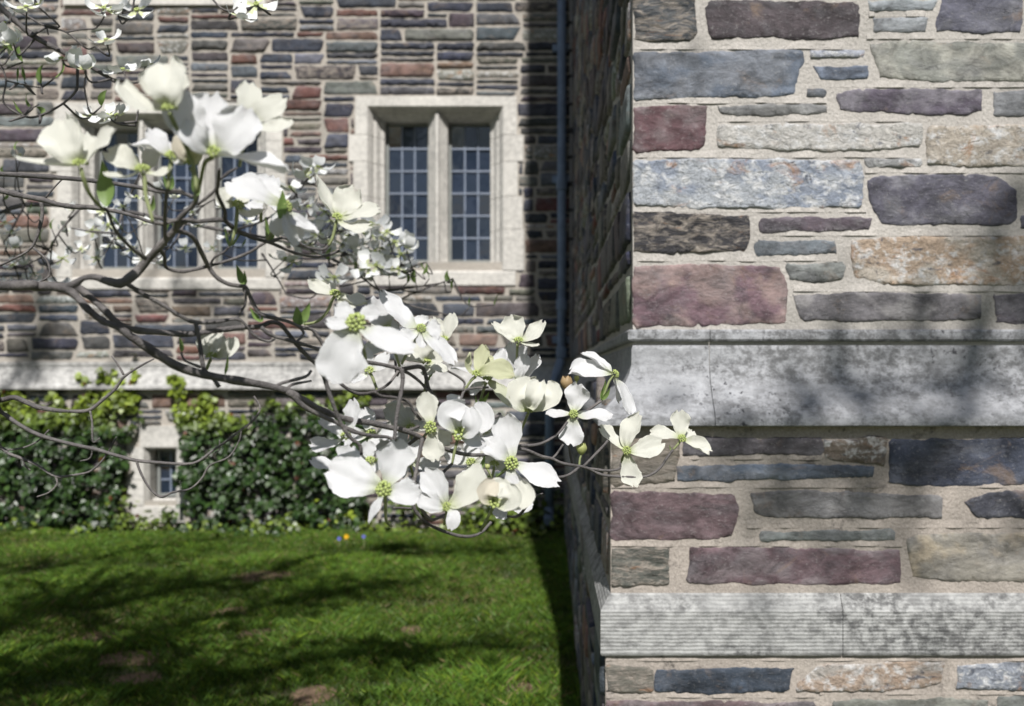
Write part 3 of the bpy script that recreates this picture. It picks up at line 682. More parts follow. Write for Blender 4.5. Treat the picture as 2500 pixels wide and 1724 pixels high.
for (ya, yb, z0, z1, x) in ((YF+0.03, YB-0.01, ZB1+0.01, 4.7, XS), (YL+0.03, YB-0.01, ZT1+0.01, ZB0-0.01, XL), (YP+0.02, YB-0.01, 0.02, ZT0-0.01, XP+0.012)):
    for rc in skyline(ya, yb, z0, z1, 77+k, 0.03, HT, 0.14, 0.46):
        k += 1; side.append((rc, x))
side.sort(key=lambda t: ((t[0][0]+t[0][1])/2)/((t[0][1]-t[0][0])*(t[0][3]-t[0][2])*30+0.5))
for j, (rc, x) in enumerate(side):
    r = random.Random(j*11+2); c, kd = pick(r); c = jit(c, 0.25, r)
    v, f = rect_stone(rc, r, j+1900, 0.024, 0.010, 0.04, 0.004)
    v = [(x+p[1], p[0], p[2]) for p in v]; f = [t[::-1] for t in f]
    if j < 300-len(FRONT)-2: mk('stone', v, f, NM[KINDS.index(kd)], pm, (x, (rc[0]+rc[1])/2, rc[2]), True, [c]*len(f))
    else: add_rest(v, f, c, kd)
o = mk('stone_infill', rest_v, rest_f, NM, pm, None, True, rest_c, rest_m); o['kind'] = 'stuff'
# struck mortar joints of the front face: a small sloping ledge that throws a thin line of shade
JN = [(Z1,1490,2360,187),(Z1,375,1500,236),(Z1,375,1300,491),(Z1,1312,2360,416),(Z1,775,1770,579),(Z1,385,1740,750),(Z1,1482,2360,823),(Z1,385,1488,1009),(Z1,970,2400,1121),(Z1,400,1350,1241),
      (Z1,1142,2400,1386),(Z1,1500,1800,80),(Z2,525,1340,578),(Z2,232,2050,694),(Z2,800,2050,860),(Z2,232,1440,936),(Z2,200,2050,1408),(Z2,205,1080,1560),(Z2,1100,2050,1548)]
for i, (vw, xa, xe, yy) in enumerate(JN):
    (ua, v), (ub, _) = vw(xa, yy), vw(xe, yy); y = YF if v < 806 else (YL if v < 1446 else YP+0.012); n = 40
    vs, fs = [], []
    for q in range(n+1):
        x = fx(ua+(ub-ua)*q/n, y); x = max(x, (XS if y == YF else XL if y == YL else XP+0.012)+0.002)
        z = fz(v, y)+0.0022*mnoise.noise(Vector((x*9, i*4.0, 0))); d = 0.0034+0.0016*mnoise.noise(Vector((x*30, i*7.0, 1)))
        if mnoise.noise(Vector((x*14, i*3.0, 5))) >-0.02: d *= 0.15
        vs += [(x, y+0.001, z+0.024), (x, y-d, z), (x, y+0.004, z-0.0005)]
    for q in range(n):
        a = 3*q; b = a+3; fs += [(a, b, b+1, a+1), (a+1, b+1, b+2, a+2)]
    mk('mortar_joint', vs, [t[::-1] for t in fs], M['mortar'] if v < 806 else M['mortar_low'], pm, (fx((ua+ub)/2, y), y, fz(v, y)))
# moulded bands wrapped round the corner, block by block
def band(name, prof, mat, xj, yj):
    """prof: list of (offset outwards from the pier's upper faces, z)"""
    n = len(prof)
    def sect(x=None, y=None, corner=False):
        return [((XS-o_) if (corner or x is None) else x, (YF-o_) if (corner or y is None) else y, z) for o_, z in prof]
    def build(secs):
        v = [p for s in secs for p in s]; f = []
        for i in range(len(secs)-1):
            for k_ in range(n-1): f.append((i*n+k_, i*n+k_+1, (i+1)*n+k_+1, (i+1)*n+k_))
        f += [tuple(range(n-1, -1, -1)), tuple(range((len(secs)-1)*n, len(secs)*n))]
        ob = mk(name, v, f, mat, pier, Vector(v[0])); bm = bmesh.new(); bm.from_mesh(ob.data); bmesh.ops.recalc_face_normals(bm, faces=bm.faces); bm.to_mesh(ob.data); bm.free()
    front = [(p[0]) for p in xj]
    build([sect(y=yj[0]-0.001), sect(corner=True), sect(x=front[0]-0.0008)])
    for a, b in zip(front[:-1], front[1:]): build([sect(x=a+0.0008), sect(x=b-0.0008)])
    for a, b in zip(yj[:-1], yj[1:]): build([sect(y=b-0.001), sect(y=a+0.001)])
h = ZB1-ZB0; outb = 0.088
cprof = [(-0.05, ZB1), (0.010, ZB1+0.001), (0.013, ZB1-0.004), (0.013, ZB1-0.022), (0.010, ZB1-0.026), (0.0, ZB1-0.028), (-0.001, ZB1-0.034), (0.003, ZB1-0.045), (0.004, ZB1-0.085), (0.009, ZB1-0.105), (0.020, ZB1-0.128), (0.036, ZB1-0.150), (0.054, ZB1-0.170), (0.072, ZB1-0.188), (0.081, ZB1-0.199), (0.086, ZB1-0.208), (outb, ZB0+0.010), (outb, ZB0+0.003), (0.083, ZB0), (0.0, ZB0)]
band('string_course_block', cprof, M['course'], [(fx(1741, YL),), (fx(2600, YL),), (2.2,), (3.5,)], [3.05, 3.9, 4.8, 5.7, 6.7, 8.09])
po = YF-YP
pprof = [(-0.02, ZT1), (po-0.028, ZT1+0.001), (po-0.020, ZT1-0.006), (po-0.003, ZT1-0.034), (po, ZT1-0.040), (po, ZT0+0.004), (po-0.003, ZT0), (0.0, ZT0)]
band('plinth_block', pprof, M['plinth'], [(fx(2058, YP),), (1.35,), (2.2,), (3.5,)], [3.1, 4.0, 5.0, 6.0, 7.0, 8.09])

# ================================================================== DOWNPIPE
dp = empty('downpipe', (bx(1342), YB-0.1, 0), 'dark blue iron downpipe in the corner between the building and the pier', 'downpipe')
R = 0.036; yp = YB-0.075; yf = YB-0.16
pts = [Vector((bx(1371), yp, 9.0)), Vector((bx(1371), yp, bz(700))), Vector((bx(1371), yp, bz(862))), Vector((bx(1368), yp-0.01, bz(880))), Vector((bx(1356), yp-0.06, bz(918))), Vector((bx(1345), yf, bz(952))), Vector((bx(1342), yf, bz(975))), Vector((bx(1341), yf, bz(1242)))]
v, f = tube(pts, [R]*len(pts), 14); mk('pipe', v, f, M['pipe'], dp, None, True)
for vv_ in (455, 745, 862, 985):
    p = Vector((bx(1371 if vv_ < 900 else 1342), yp if vv_ < 900 else yf, bz(vv_)))
    v, f = tube([p+Vector((0,0,0.045)), p+Vector((0,0,0.04)), p-Vector((0,0,0.04)), p-Vector((0,0,0.045))], [R*1.05, R*1.28, R*1.28, R*1.05], 14); mk('collar', v, f, M['pipe'], dp, p)
for vv_ in (120, 440, 830): box('bracket', bx(1371)-0.075, bx(1371)+0.075, YB-0.03, YB+0.002, bz(vv_)-0.03, bz(vv_)+0.03, M['pipe'], dp, 0.004)
v, f = tube([Vector((bx(1341), yf, bz(1236))), Vector((bx(1340), yf-0.03, bz(1250))), Vector((bx(1339), yf-0.10, bz(1262)))], [R*1.1]*3, 14); mk('shoe', v, f, M['pipe'], dp)
st = empty('corner_strip', (XS-0.02, YB-0.05, 0), 'narrow grey strip with black bars in the corner behind the downpipe', 'strip')
box('strip', XS-0.036, XS-0.012, YB-0.045, YB-0.012, ZC1+0.02, bz(-60), M['strip'], st, 0.003)
for i, vv_ in enumerate((60, 128, 190, 258, 322, 386, 452, 515, 585)):
    hh = 0.02 if i in (4, 6) else 0.011
    box('clip', XS-0.052, XS-0.004, YB-0.053, YB-0.004, bz(vv_)-hh, bz(vv_)+hh, M['bracket'], st, 0.003)  # plain black bars at the dark notches, not known fittings

# ================================================================== IVY AND GROUND COVER
def leafcloud(name, pts, size, parent, nrm, young, seed, mat, dark=(0.022,0.05,0.014), lime=(0.20,0.26,0.03)):
    r = np.random.default_rng(seed); n = len(pts); P0 = np.array(pts, float)
    base = np.array([(0,-.1,0),(.42,.12,.06),(.30,.42,.03),(.52,.62,.08),(.16,.68,0),(0,1.05,-.06),(-.16,.68,0),(-.52,.62,.08),(-.30,.42,.03),(-.42,.12,.06)])
    m = len(base); V = np.zeros((n, m, 3)); faces = []; cols = []
    for i in range(n):
        nn = np.array(nrm)+r.normal(0, 0.45, 3); nn /= np.linalg.norm(nn)
        dn = np.array((r.normal(0, 0.7), 0, -1.0)); dn -= nn*dn.dot(nn); dn /= np.linalg.norm(dn); sd = np.cross(dn, nn)
        s = size*r.uniform(0.55, 1.25); V[i] = P0[i]+s*(base[:, :1]*sd+base[:, 1:2]*dn+base[:, 2:]*nn)
        faces.append(tuple(range(i*m, i*m+m))); y = young[i]
        c = np.array(dark)*(1-y)+np.array(lime)*y
        if r.random() < 0.008: c = np.array((0.13, 0.045, 0.02))
        cols.append(tuple(c*r.uniform(0.6, 1.5)))
    o = mk(name, V.reshape(-1, 3), faces, mat, parent, None, False, cols); o['kind'] = 'stuff'; return o
def ivy(poly, dens, seed, label, tops):
    us = [p[0] for p in poly]; vs = [p[1] for p in poly]; r = random.Random(seed); A = (max(us)-min(us))*(max(vs)-min(vs))*S3*S3
    root = empty('ivy_plant', (bx(sum(us)/len(us)), YB, 0), label, 'ivy'); pts, yg = [], []
    def inside(x, y):
        c = False; j = len(poly)-1
        for i in range(len(poly)):
            xi, yi = poly[i]; xj, yj = poly[j]
            if (yi > y) != (yj > y) and x < (xj-xi)*(y-yi)/(yj-yi)+xi: c = not c
            j = i
        return c
    for _ in range(int(A*dens)):
        u, v = r.uniform(min(us), max(us)), r.uniform(min(vs), max(vs))
        wob = 30*mnoise.noise(Vector((u*0.03, v*0.03, seed)))
        if not inside(u+wob, v+wob*1.3): continue
        cl = mnoise.noise(Vector((u*0.022, v*0.022, 3+seed)))
        if cl < -0.12 and r.random() < 0.85: continue
        low = min(1, max(0, (v-980)/300)); dep = 0.02+(0.05+0.17*low)*r.random()+max(0, cl)*0.20*(0.3+low)
        pts.append((bx(u), YB-dep, max(0.015, bz(v))))
        y = min(1, max(0, (tops-v)/80+0.15*r.random())) ; yg.append(min(1, y*r.uniform(0.5, 1.1)+0.08*r.random()))
    leafcloud('foliage', pts, 0.052, root, (0.05, -0.9, 0.45), yg, seed, M['ivy'])
    for q in range(7):
        u = r.uniform(min(us)+40, max(us)-40); p = [Vector((bx(u+30*math.sin(k*1.3+q)), YB-0.02, bz(1290-k*55))) for k in range(6)]
        p = [x for x in p if inside(U0+x.x/S3, V0-(x.z-EYE)/S3)] 
        if len(p) > 2: v, f = tube(catmull(p, 4), [0.006]*(4*(len(p)-1)+1), 6); mk('stem', v, f, M['bark'], root)
ivy([(-320,960),(-200,930),(-60,950),(20,930),(60,960),(90,1000),(130,950),(140,935),(165,985),(205,960),(215,930),(250,915),(275,870),(290,905),(315,910),(322,840),(330,905),(345,930),(352,985),(340,1060),(315,1100),(322,1180),(305,1230),(320,1290),(-320,1290)], 3200, 5, 'ivy climbing the wall left of the small basement window, with a tall pointed top', 1050)
ivy([(415,960),(435,920),(448,915),(470,950),(500,945),(530,940),(535,990),(560,1020),(590,1010),(596,1000),(615,1060),(600,1290),(440,1290),(455,1200),(440,1120),(452,1060),(430,1010)], 3200, 6, 'lime topped ivy climbing the wall right of the small basement window', 1060)
ivy([(600,1030),(640,985),(665,970),(690,990),(720,975),(760,960),(790,985),(830,960),(870,945),(900,960),(890,1010),(900,1070),(880,1130),(900,1180),(890,1240),(905,1295),(590,1295)], 2700, 8, 'broad dark ivy mass on the wall behind the lowest blossoms', 1010)
gc_p, gc_y = [], []
r = random.Random(99)
for _ in range(2600):
    x = r.uniform(-5.2, 0.2); y = YB-0.08-abs(r.gauss(0, 0.13)); cl = mnoise.noise(Vector((x*2.1, 1.5, 2)))
    if r.random() > 0.25+0.9*max(0, cl+0.2): continue
    gc_p.append((x, y, 0.02+abs(r.gauss(0, 0.07))*(0.6+max(0, cl)*2))); gc_y.append(0.25+0.4*r.random())
for (u, v, sp, n) in ((860,1250,0.09,60), (1290,1255,0.22,420), (1180,1265,0.12,150), (1010,1230,0.09,90), (430,1255,0.07,50)):
    for _ in range(n): gc_p.append((bx(u)+r.gauss(0, sp), YB-0.12+r.gauss(0, 0.06), max(0.02, bz(v)+r.gauss(0, sp*0.6)))); gc_y.append(0.95 if u == 860 else 0.12+0.3*r.random())
gc = leafcloud('ground_cover', gc_p, 0.05, None, (0, -0.5, 0.85), gc_y, 4, M['ivy']); tag(gc, 'low leafy weeds along the foot of the stone wall', 'weeds', 'stuff')
def small_flower(u, v, col, name, label, cat, n=5, s=0.014):
    d = 7.25; p = P(u, v, d); e = empty(name, (p.x, p.y, 0), label, cat); mt = simple(name+'_petal', col, 0.6, 0.2, 200)
    sv, sf = tube([Vector((p.x, p.y, 0)), Vector((p.x+.004, p.y, p.z*0.5)), p], [0.003]*3, 6); mk('stem', sv, sf, M['stem'], e)
    for k in range(n):
        a = 2*math.pi*k/n; ax = Vector((math.cos(a), -0.25, math.sin(a))); sd = Vector((-math.sin(a), 0, math.cos(a)))
        vs = [p+Vector((0, -0.004, 0)), p+ax*s*0.6+sd*s*0.5, p+ax*s*1.1+sd*s*0.25, p+ax*s*1.1-sd*s*0.25, p+ax*s*0.6-sd*s*0.5]
        mk('petal', vs, [(0,1,2,3,4)], mt, e, p)
small_flower(846, 1310, (0.75, 0.42, 0.01), 'yellow_flower', 'small yellow flower at the edge of the lawn below the ivy', 'flower', 6, 0.017)
small_flower(828, 1315, (0.12, 0.13, 0.45), 'blue_flower', 'small blue flower just left of the yellow one at the lawn edge', 'flower')
small_flower(888, 1310, (0.12, 0.13, 0.45), 'blue_flower', 'small blue flower to the right of the yellow one at the lawn edge', 'flower')

# ================================================================== GRASS
NB = 500000
gx = NP.uniform(-5.6, 0.16, NB*2); gy = 2.7+(YB-0.15-2.7)*NP.random(NB*2)**0.9
keep = np.ones(len(gx), bool)
for (cx, cy, rx, ry) in soil:
    q = ((gx-cx)/rx)**2+((gy-cy)/ry)**2; keep &= NP.random(len(gx)) < np.clip(q*0.6-0.12, 0.13, 1)
keep &= (gx > -0.62*gy-0.35)
clump = np.array([mnoise.noise(Vector((a*1.9, b*1.9, 0)))+0.6*mnoise.noise(Vector((a*6.5, b*6.5, 4))) for a, b in zip(gx, gy)])
keep &= NP.random(len(gx)) < np.clip(0.72+0.75*clump, 0.22, 1)
gx, gy, clump = gx[keep][:NB], gy[keep][:NB], clump[keep][:NB]; n = len(gx)
an = NP.uniform(0, 2*np.pi, n); hh = NP.uniform(0.016, 0.052, n)*(1+0.8*np.clip(clump, -0.6, 1)); ww = NP.uniform(0.0013, 0.0027, n); ln = NP.normal(0, 0.55, (n, 2))*hh[:, None]
V = np.zeros((n, 4, 3)); dx, dy = np.cos(an)*ww, np.sin(an)*ww
V[:, 0] = np.stack([gx-dx, gy-dy, np.zeros(n)], 1); V[:, 1] = np.stack([gx+dx, gy+dy, np.zeros(n)], 1)
V[:, 2] = np.stack([gx+dx*0.8+ln[:, 0]*0.4, gy+dy*0.8+ln[:, 1]*0.4, hh*0.6], 1); V[:, 3] = np.stack([gx+ln[:, 0], gy+ln[:, 1], hh], 1)
F = np.arange(n*4).reshape(n, 4)
gcol = np.array((0.090, 0.168, 0.026))[None]*(1+0.5*np.clip(clump, -0.7, 0.8)[:, None]*1.3)
dryp = 0.05+0.22*np.clip(np.array([mnoise.noise(Vector((a*0.9+7, b*1.1, 3))) for a, b in zip(gx, gy)]), 0, 1); dry = NP.random(n) < dryp; gcol[dry] = (0.24, 0.20, 0.09); yel = NP.random(n) < 0.25; gcol[yel & ~dry] *= (1.6, 1.25, 0.9)
me = bpy.data.meshes.new('grass'); me.vertices.add(n*4); me.vertices.foreach_set('co', V.ravel()); me.loops.add(n*4); me.loops.foreach_set('vertex_index', F.ravel().astype(np.int32))
me.polygons.add(n); me.polygons.foreach_set('loop_start', np.arange(0, n*4, 4, dtype=np.int32)); me.update(calc_edges=True)
a = me.color_attributes.new('Col', 'FLOAT_COLOR', 'CORNER'); a.data.foreach_set('color', np.repeat(np.concatenate([gcol, np.ones((n, 1))], 1).astype(np.float32), 4, axis=0).ravel())
me.materials.append(M['grass']); g = link(bpy.data.objects.new('grass', me)); tag(g, 'short green grass blades of the dappled lawn', 'grass', 'stuff')

# ================================================================== DOGWOOD
TB = Vector((-2.45, 2.2, 0))
dog = empty('dogwood_tree', TB, 'white flowering dogwood whose boughs reach across in front of the building', 'tree')
def D(u, v):
    d = np.interp(u, [-200, 300, 700, 1000, 1270, 1450, 1700], [1.0, 1.0, 1.10, 1.22, 1.34, 1.41, 1.45])
    if v < 650: d -= np.interp(u, [0, 300, 700, 1000], [0.0, 0.00055, 0.00045, 0.0001])*(650-v)
    return float(d)
SEG = {}
def branch(pts, r0, r1, d=None, dd=0.0, seg=8, knob=0.22, pre=None, per=5, mat=None):
    """pts in photo pixels; radii in pixels at that distance; d fixed distance or the bough's own"""
    n = len(pts); W_ = []; Rr = []
    for i, p in enumerate(pts):
        dist = (d if not isinstance(d, tuple) else d[0]+(d[1]-d[0])*i/(n-1)) if d else D(p[0], p[1])+dd
        if len(p) > 2: dist += p[2]
        W_.append(P(p[0], p[1], dist)); Rr.append((float(np.interp(p[0], r0[0], r0[1])) if isinstance(r0, tuple) else r0+(r1-r0)*i/(n-1))*dist/FPX)
    if pre:
        W_ = [Vector(q) for q in pre[0]]+W_; Rr = list(pre[1])+Rr
    S = catmull(W_, per); R_ = [float(np.interp(i/(len(S)-1), np.linspace(0, 1, len(Rr)), Rr)) for i in range(len(S))]
    v, f = tube(S, R_, seg, knob, len(SEG)); o = mk('branch', v, f, mat or M['bark'], dog, W_[0], True); SEG[len(SEG)] = (S, R_); return o
tr = [Vector(p) for p in ((-2.45,2.2,-0.05),(-2.42,2.18,0.4),(-2.48,2.15,0.9),(-2.40,2.2,1.5),(-2.5,2.3,2.3),(-2.45,2.4,3.2),(-2.55,2.5,4.2))]
v, f = tube(catmull(tr, 6), list(np.linspace(0.11, 0.02, 37)), 14, 0.12); mk('trunk', v, f, M['bark'], dog, TB, True)
PB1 = ([(-2.42,2.17,0.95),(-1.6,1.55,1.22),(-0.95,1.12,1.36)], [0.022,0.009,0.0062])
branch([(0,698),(83,699),(157,703),(190,728),(215,755),(250,783),(290,800),(320,822),(355,845),(395,872),(440,897),(496,914),(558,926),(620,936),(670,946),(703,956),(741,977),(783,1000),(824,1016),(865,1027),(907,1033),(948,1043),(990,1052),(1031,1070),(1083,1094),(1115,1105),(1153,1111),(1200,1108),(1240,1096),(1273,1097),(1294,1102),(1322,1115),(1348,1120),(1369,1130),(1397,1136),(1413,1138),(1436,1144),(1468,1159),(1500,1163),(1560,1165),(1589,1159),(1611,1143),(1627,1120),(1643,1098)], ([0,157,195,300,355,620,760,907,1031,1200,1640],[12.5,12.5,8.5,8.5,11,9.8,8,7,5.6,4.2,3.2]), 0, pre=PB1, seg=10)
branch([(703,956),(741,992),(783,1014),(824,1033),(865,1054),(907,1064),(948,1068),(966,1082)], 7, 4, dd=-0.015)
branch([(186,698),(220,725),(250,752),(290,790),(331,805),(393,812),(455,816),(509,810),(571,801),(633,797),(662,787),(686,793),(703,814),(733,851),(766,884),(795,909),(824,930),(849,950),(878,961),(915,956),(948,938),(973,905)], 8.5, 3.2, dd=0.02)
branch([(160,703),(186,691),(205,679),(233,677),(262,686),(293,692),(316,679),(338,660),(359,636),(381,612),(409,581),(428,560),(438,540)], ([160,205,240,300,340,440],[10,7.5,8,12.5,11,7]), 0, seg=10)
branch([(428,560),(438,533),(474,497),(482,465)], 8, 5); branch([(373,544),(400,546),(438,535)], 4, 5)
branch([(430,555),(455,538),(482,541),(526,537),(546,535),(548,513),(531,474),(533,443),(535,412)], 6.5, 4)
branch([(546,535),(570,557),(614,579),(658,592),(710,614),(738,622),(782,628),(829,612)], 6, 3)
branch([(535,440),(560,420),(580,410)], 3.5, 2.5); branch([(482,500),(520,470),(535,450)], 4, 3.5)
branch([(658,592),(670,587),(694,581),(723,591),(752,605),(788,609),(802,599)], 4.5, 3.5)
branch([(428,562),(459,571),(476,586),(491,615),(509,650),(529,677),(559,694),(591,699),(600,702),(612,727),(629,760),(645,770),(703,785),(733,799),(762,805),(779,826),(789,843)], 6, 4.2)
branch([(594,703),(600,724),(597,747),(588,760),(577,779)], 3.4, 3)
branch([(388,605),(401,625),(406,653),(444,663),(488,655),(541,641),(576,630),(611,615),(635,600),(655,588)], 5, 3.2, dd=0.03)
branch([(512,650),(523,630),(547,615),(559,603)], 3.2, 2.5, dd=0.03)
branch([(308,692),(351,719),(397,745),(438,770),(475,787),(529,786),(577,779),(600,793),(620,818),(653,834),(672,828)], 6, 3)
branch([(477,787),(486,826),(492,872),(500,905),(520,918)], 5, 5.5)
branch([(637,799),(662,818),(703,830),(760,847),(789,857)], 5, 4.5); branch([(733,799),(741,815),(725,834)], 3.5, 3)
branch([(774,888),(789,913),(803,958),(820,1004),(836,1041),(857,1070),(878,1087),(882,1111)], 6, 4.5, dd=-0.05)
branch([(892,884),(932,890),(965,898),(981,901),(1027,896),(1039,917),(1047,950),(1064,979),(1085,994)], 5, 4.5); branch([(789,857),(840,872),(892,884)], 4.5, 5)
branch([(985,905),(1006,917),(1031,938),(1056,971),(1072,987)], 4, 3.5)
branch([(981,901),(983,930),(975,979),(967,1025),(963,1078)], 5.5, 4.5, dd=-0.03)
branch([(915,957),(932,967),(965,971),(998,983),(1010,1004),(1027,1025)], 3.2, 4)
branch([(1081,888),(1089,903),(1114,917),(1134,934),(1130,955)], 3.2, 2.6); branch([(1072,990),(1110,985),(1126,971),(1134,954),(1155,948),(1192,946)], 4.5, 2.6)
branch([(1085,994),(1130,1010),(1160,1025),(1188,1025),(1209,1019),(1220,1010)], 4, 4)
branch([(1240,1096),(1273,1088),(1303,1087),(1331,1079),(1363,1058),(1385,1030)], 4.2, 3); branch([(1348,1120),(1360,1107),(1375,1085)], 3.2, 2.2)
branch([(1436,1144),(1484,1149),(1512,1144),(1515,1130)], 3.4, 2.4); branch([(1425,1138),(1452,1111),(1474,1088),(1484,1076)], 3.2, 3.6)
branch([(1413,1140),(1400,1152),(1378,1163),(1340,1165),(1300,1150),(1262,1140)], 3.6, 3); branch([(1397,1136),(1390,1080),(1405,1030),(1430,1005),(1452,990),(1469,978)], 3, 3.2, dd=0.05)
branch([(1031,1070),(1020,1130),(1008,1200),(1010,1238),(1037,1273),(1080,1296),(1134,1310),(1172,1302),(1199,1275)], 5, 3.6, dd=-0.02); branch([(1023,1236),(1050,1268),(1075,1262),(1096,1252)], 4, 3, dd=-0.05)
branch([(1240,1225),(1275,1215),(1300,1212),(1325,1205)], 3, 2); branch([(960,1240),(985,1240),(1005,1242)], 3, 3)
branch([(972,1050),(1000,1050),(1022,1041)], 4, 3.5); branch([(1062,1175),(1085,1150),(1104,1132)], 4, 4); branch([(700,958),(712,940),(760,930)], 5, 2.5)
branch([(496,912),(520,925),(535,945)], 4, 6); branch([(442,860),(452,880),(490,897)], 2.6, 3.2); branch([(670,945),(690,935),(745,920),(760,905)], 4.5, 3.5)
# bare twigs low at the left
LP = ([(-2.4,2.2,1.05),(-1.5,1.75,1.15)], [0.02,0.009])
branch([(-120,990),(0,977),(37,971),(83,991),(124,1000),(165,1004),(215,1002),(248,979),(281,950),(302,921),(339,896),(376,876)], 7.2, 2.1, d=1.25, pre=LP); branch([(302,915),(289,892),(273,869)], 2.6, 2.1, d=1.25)
branch([(220,1003),(225,1033),(227,1078),(244,1070)], 2.9, 2.0, d=1.25); branch([(227,1090),(220,1118),(196,1126)], 2.0, 1.6, d=1.25)
branch([(-120,930),(0,1004),(41,1033),(95,1062),(165,1082),(232,1097),(281,1111),(331,1124),(393,1130),(455,1133),(488,1124),(521,1099),(558,1074),(587,1051),(620,1025),(635,996),(620,967)], 5.6, 2.1, d=1.25, pre=LP)
branch([(333,1124),(343,1153),(364,1190),(393,1213),(422,1202),(463,1194),(492,1169),(513,1136),(558,1116),(583,1078),(589,1053)], 3.2, 1.8, d=1.25); branch([(521,1107),(535,1098),(536,1074)], 2.0, 1.6, d=1.25)
branch([(-120,1010),(0,1091),(21,1107),(54,1120),(91,1136),(136,1163),(186,1159),(223,1149),(256,1116),(285,1066)], 4.4, 1.9, d=1.3, pre=LP); branch([(136,1163),(139,1182),(120,1202),(91,1213)], 2.4, 1.8, d=1.3)
branch([(8,1099),(50,1095),(91,1078),(120,1049)], 2.8, 1.8, d=1.3); branch([(54,1120),(62,1137),(75,1149)], 2.0, 1.6, d=1.3)
# darker boughs farther back
RP = ([(-2.45,2.3,1.8),(-1.75,2.1,2.05)], [0.022,0.012])
NR0 = len(SEG)
branch([(-150,-110),(0,18),(44,57),(88,92),(145,123),(189,145),(228,167),(272,193),(307,215),(333,219)], 8, 4, d=2.0, pre=RP)
for pl, a_, b_ in (([(189,145),(189,193),(184,224),(145,259),(88,285),(53,281),(9,250),(15,197),(0,153)],3.6,2), ([(195,149),(210,175),(206,210),(215,263)],2.6,1.6), ([(22,15),(66,39),(114,66),(162,79),(210,118),(232,114)],2.8,1.6), ([(333,219),(338,259),(331,307)],3.2,2.4), ([(114,66),(118,85)],2,1.5), ([(162,79),(200,72),(235,68),(255,40)],2.4,1.8), ([(330,-20),(322,28),(300,58),(288,40)],2.8,1.8), ([(500,-25),(540,20),(570,25),(590,5)],2.6,1.8), ([(620,-20),(626,30),(612,50)],2.4,1.8), ([(53,281),(70,270),(95,255)],2,1.5), ([(15,197),(50,205),(100,215)],2.2,1.5)):
    branch(pl, a_, b_, d=2.0, seg=6)
branch([(-150,430),(0,465),(53,478),(101,487),(145,500),(189,506),(232,508),(300,520),(373,544)], 8, 4, d=(1.55,1.2), pre=([(-2.42,2.2,1.4),(-1.5,1.8,1.6)],[0.024,0.012]))
branch([(99,489),(103,526),(88,583),(66,614),(0,649)], 5, 2.4, d=1.48); branch([(82,605),(114,636),(121,671),(95,690)], 3, 2, d=1.48)
branch([(-150,420),(0,425),(88,430),(193,438),(272,447),(351,460),(395,469),(438,470),(470,480)], 7, 4, d=(1.35,1.0), pre=([(-2.42,2.25,1.5),(-1.4,1.6,1.6)],[0.02,0.011]))
branch([(355,631),(316,601),(281,561),(263,517),(250,508)], 5.5, 4, dd=-0.01); branch([(281,570),(228,566),(175,557)], 3.2, 2, dd=0.02); branch([(355,443),(381,460),(408,465),(438,465),(450,470)], 3.6, 3); branch([(408,465),(404,500),(402,560),(405,600)], 4.5, 4.5); branch([(110,484),(135,455),(160,430)], 2.4, 1.5, d=1.48)
# the far bough with the small blossoms
NM0 = len(SEG)
branch([(-150,520),(60,500),(200,505),(300,515),(450,545),(560,565),(700,592),(800,628),(870,668),(930,712),(1000,745),(1060,760)], 6, 1.6, d=(3.2,2.9), pre=([(-2.5,2.4,2.0),(-2.5,2.7,2.1)],[0.02,0.014]), seg=6)
for pl in ([(560,565),(640,540),(700,500),(760,430)], [(700,592),(780,570),(860,560)], [(800,628),(880,620),(960,640),(1010,660)], [(870,668),(960,670),(1010,650),(1040,640)], [(930,712),(1020,700),(1085,690)], [(640,620),(660,650),(700,720)], [(300,515),(330,450),(360,380)], [(200,505),(150,560),(110,620),(60,650)], [(300,515),(280,580),(240,640)], [(450,545),(420,600),(350,640)], [(60,500),(30,560),(10,620)], [(930,712),(960,740),(1000,720),(1105,680)], [(450,545),(500,500),(560,470)]):
    branch(pl, 3, 1.4, d=(3.05,2.92), seg=6)

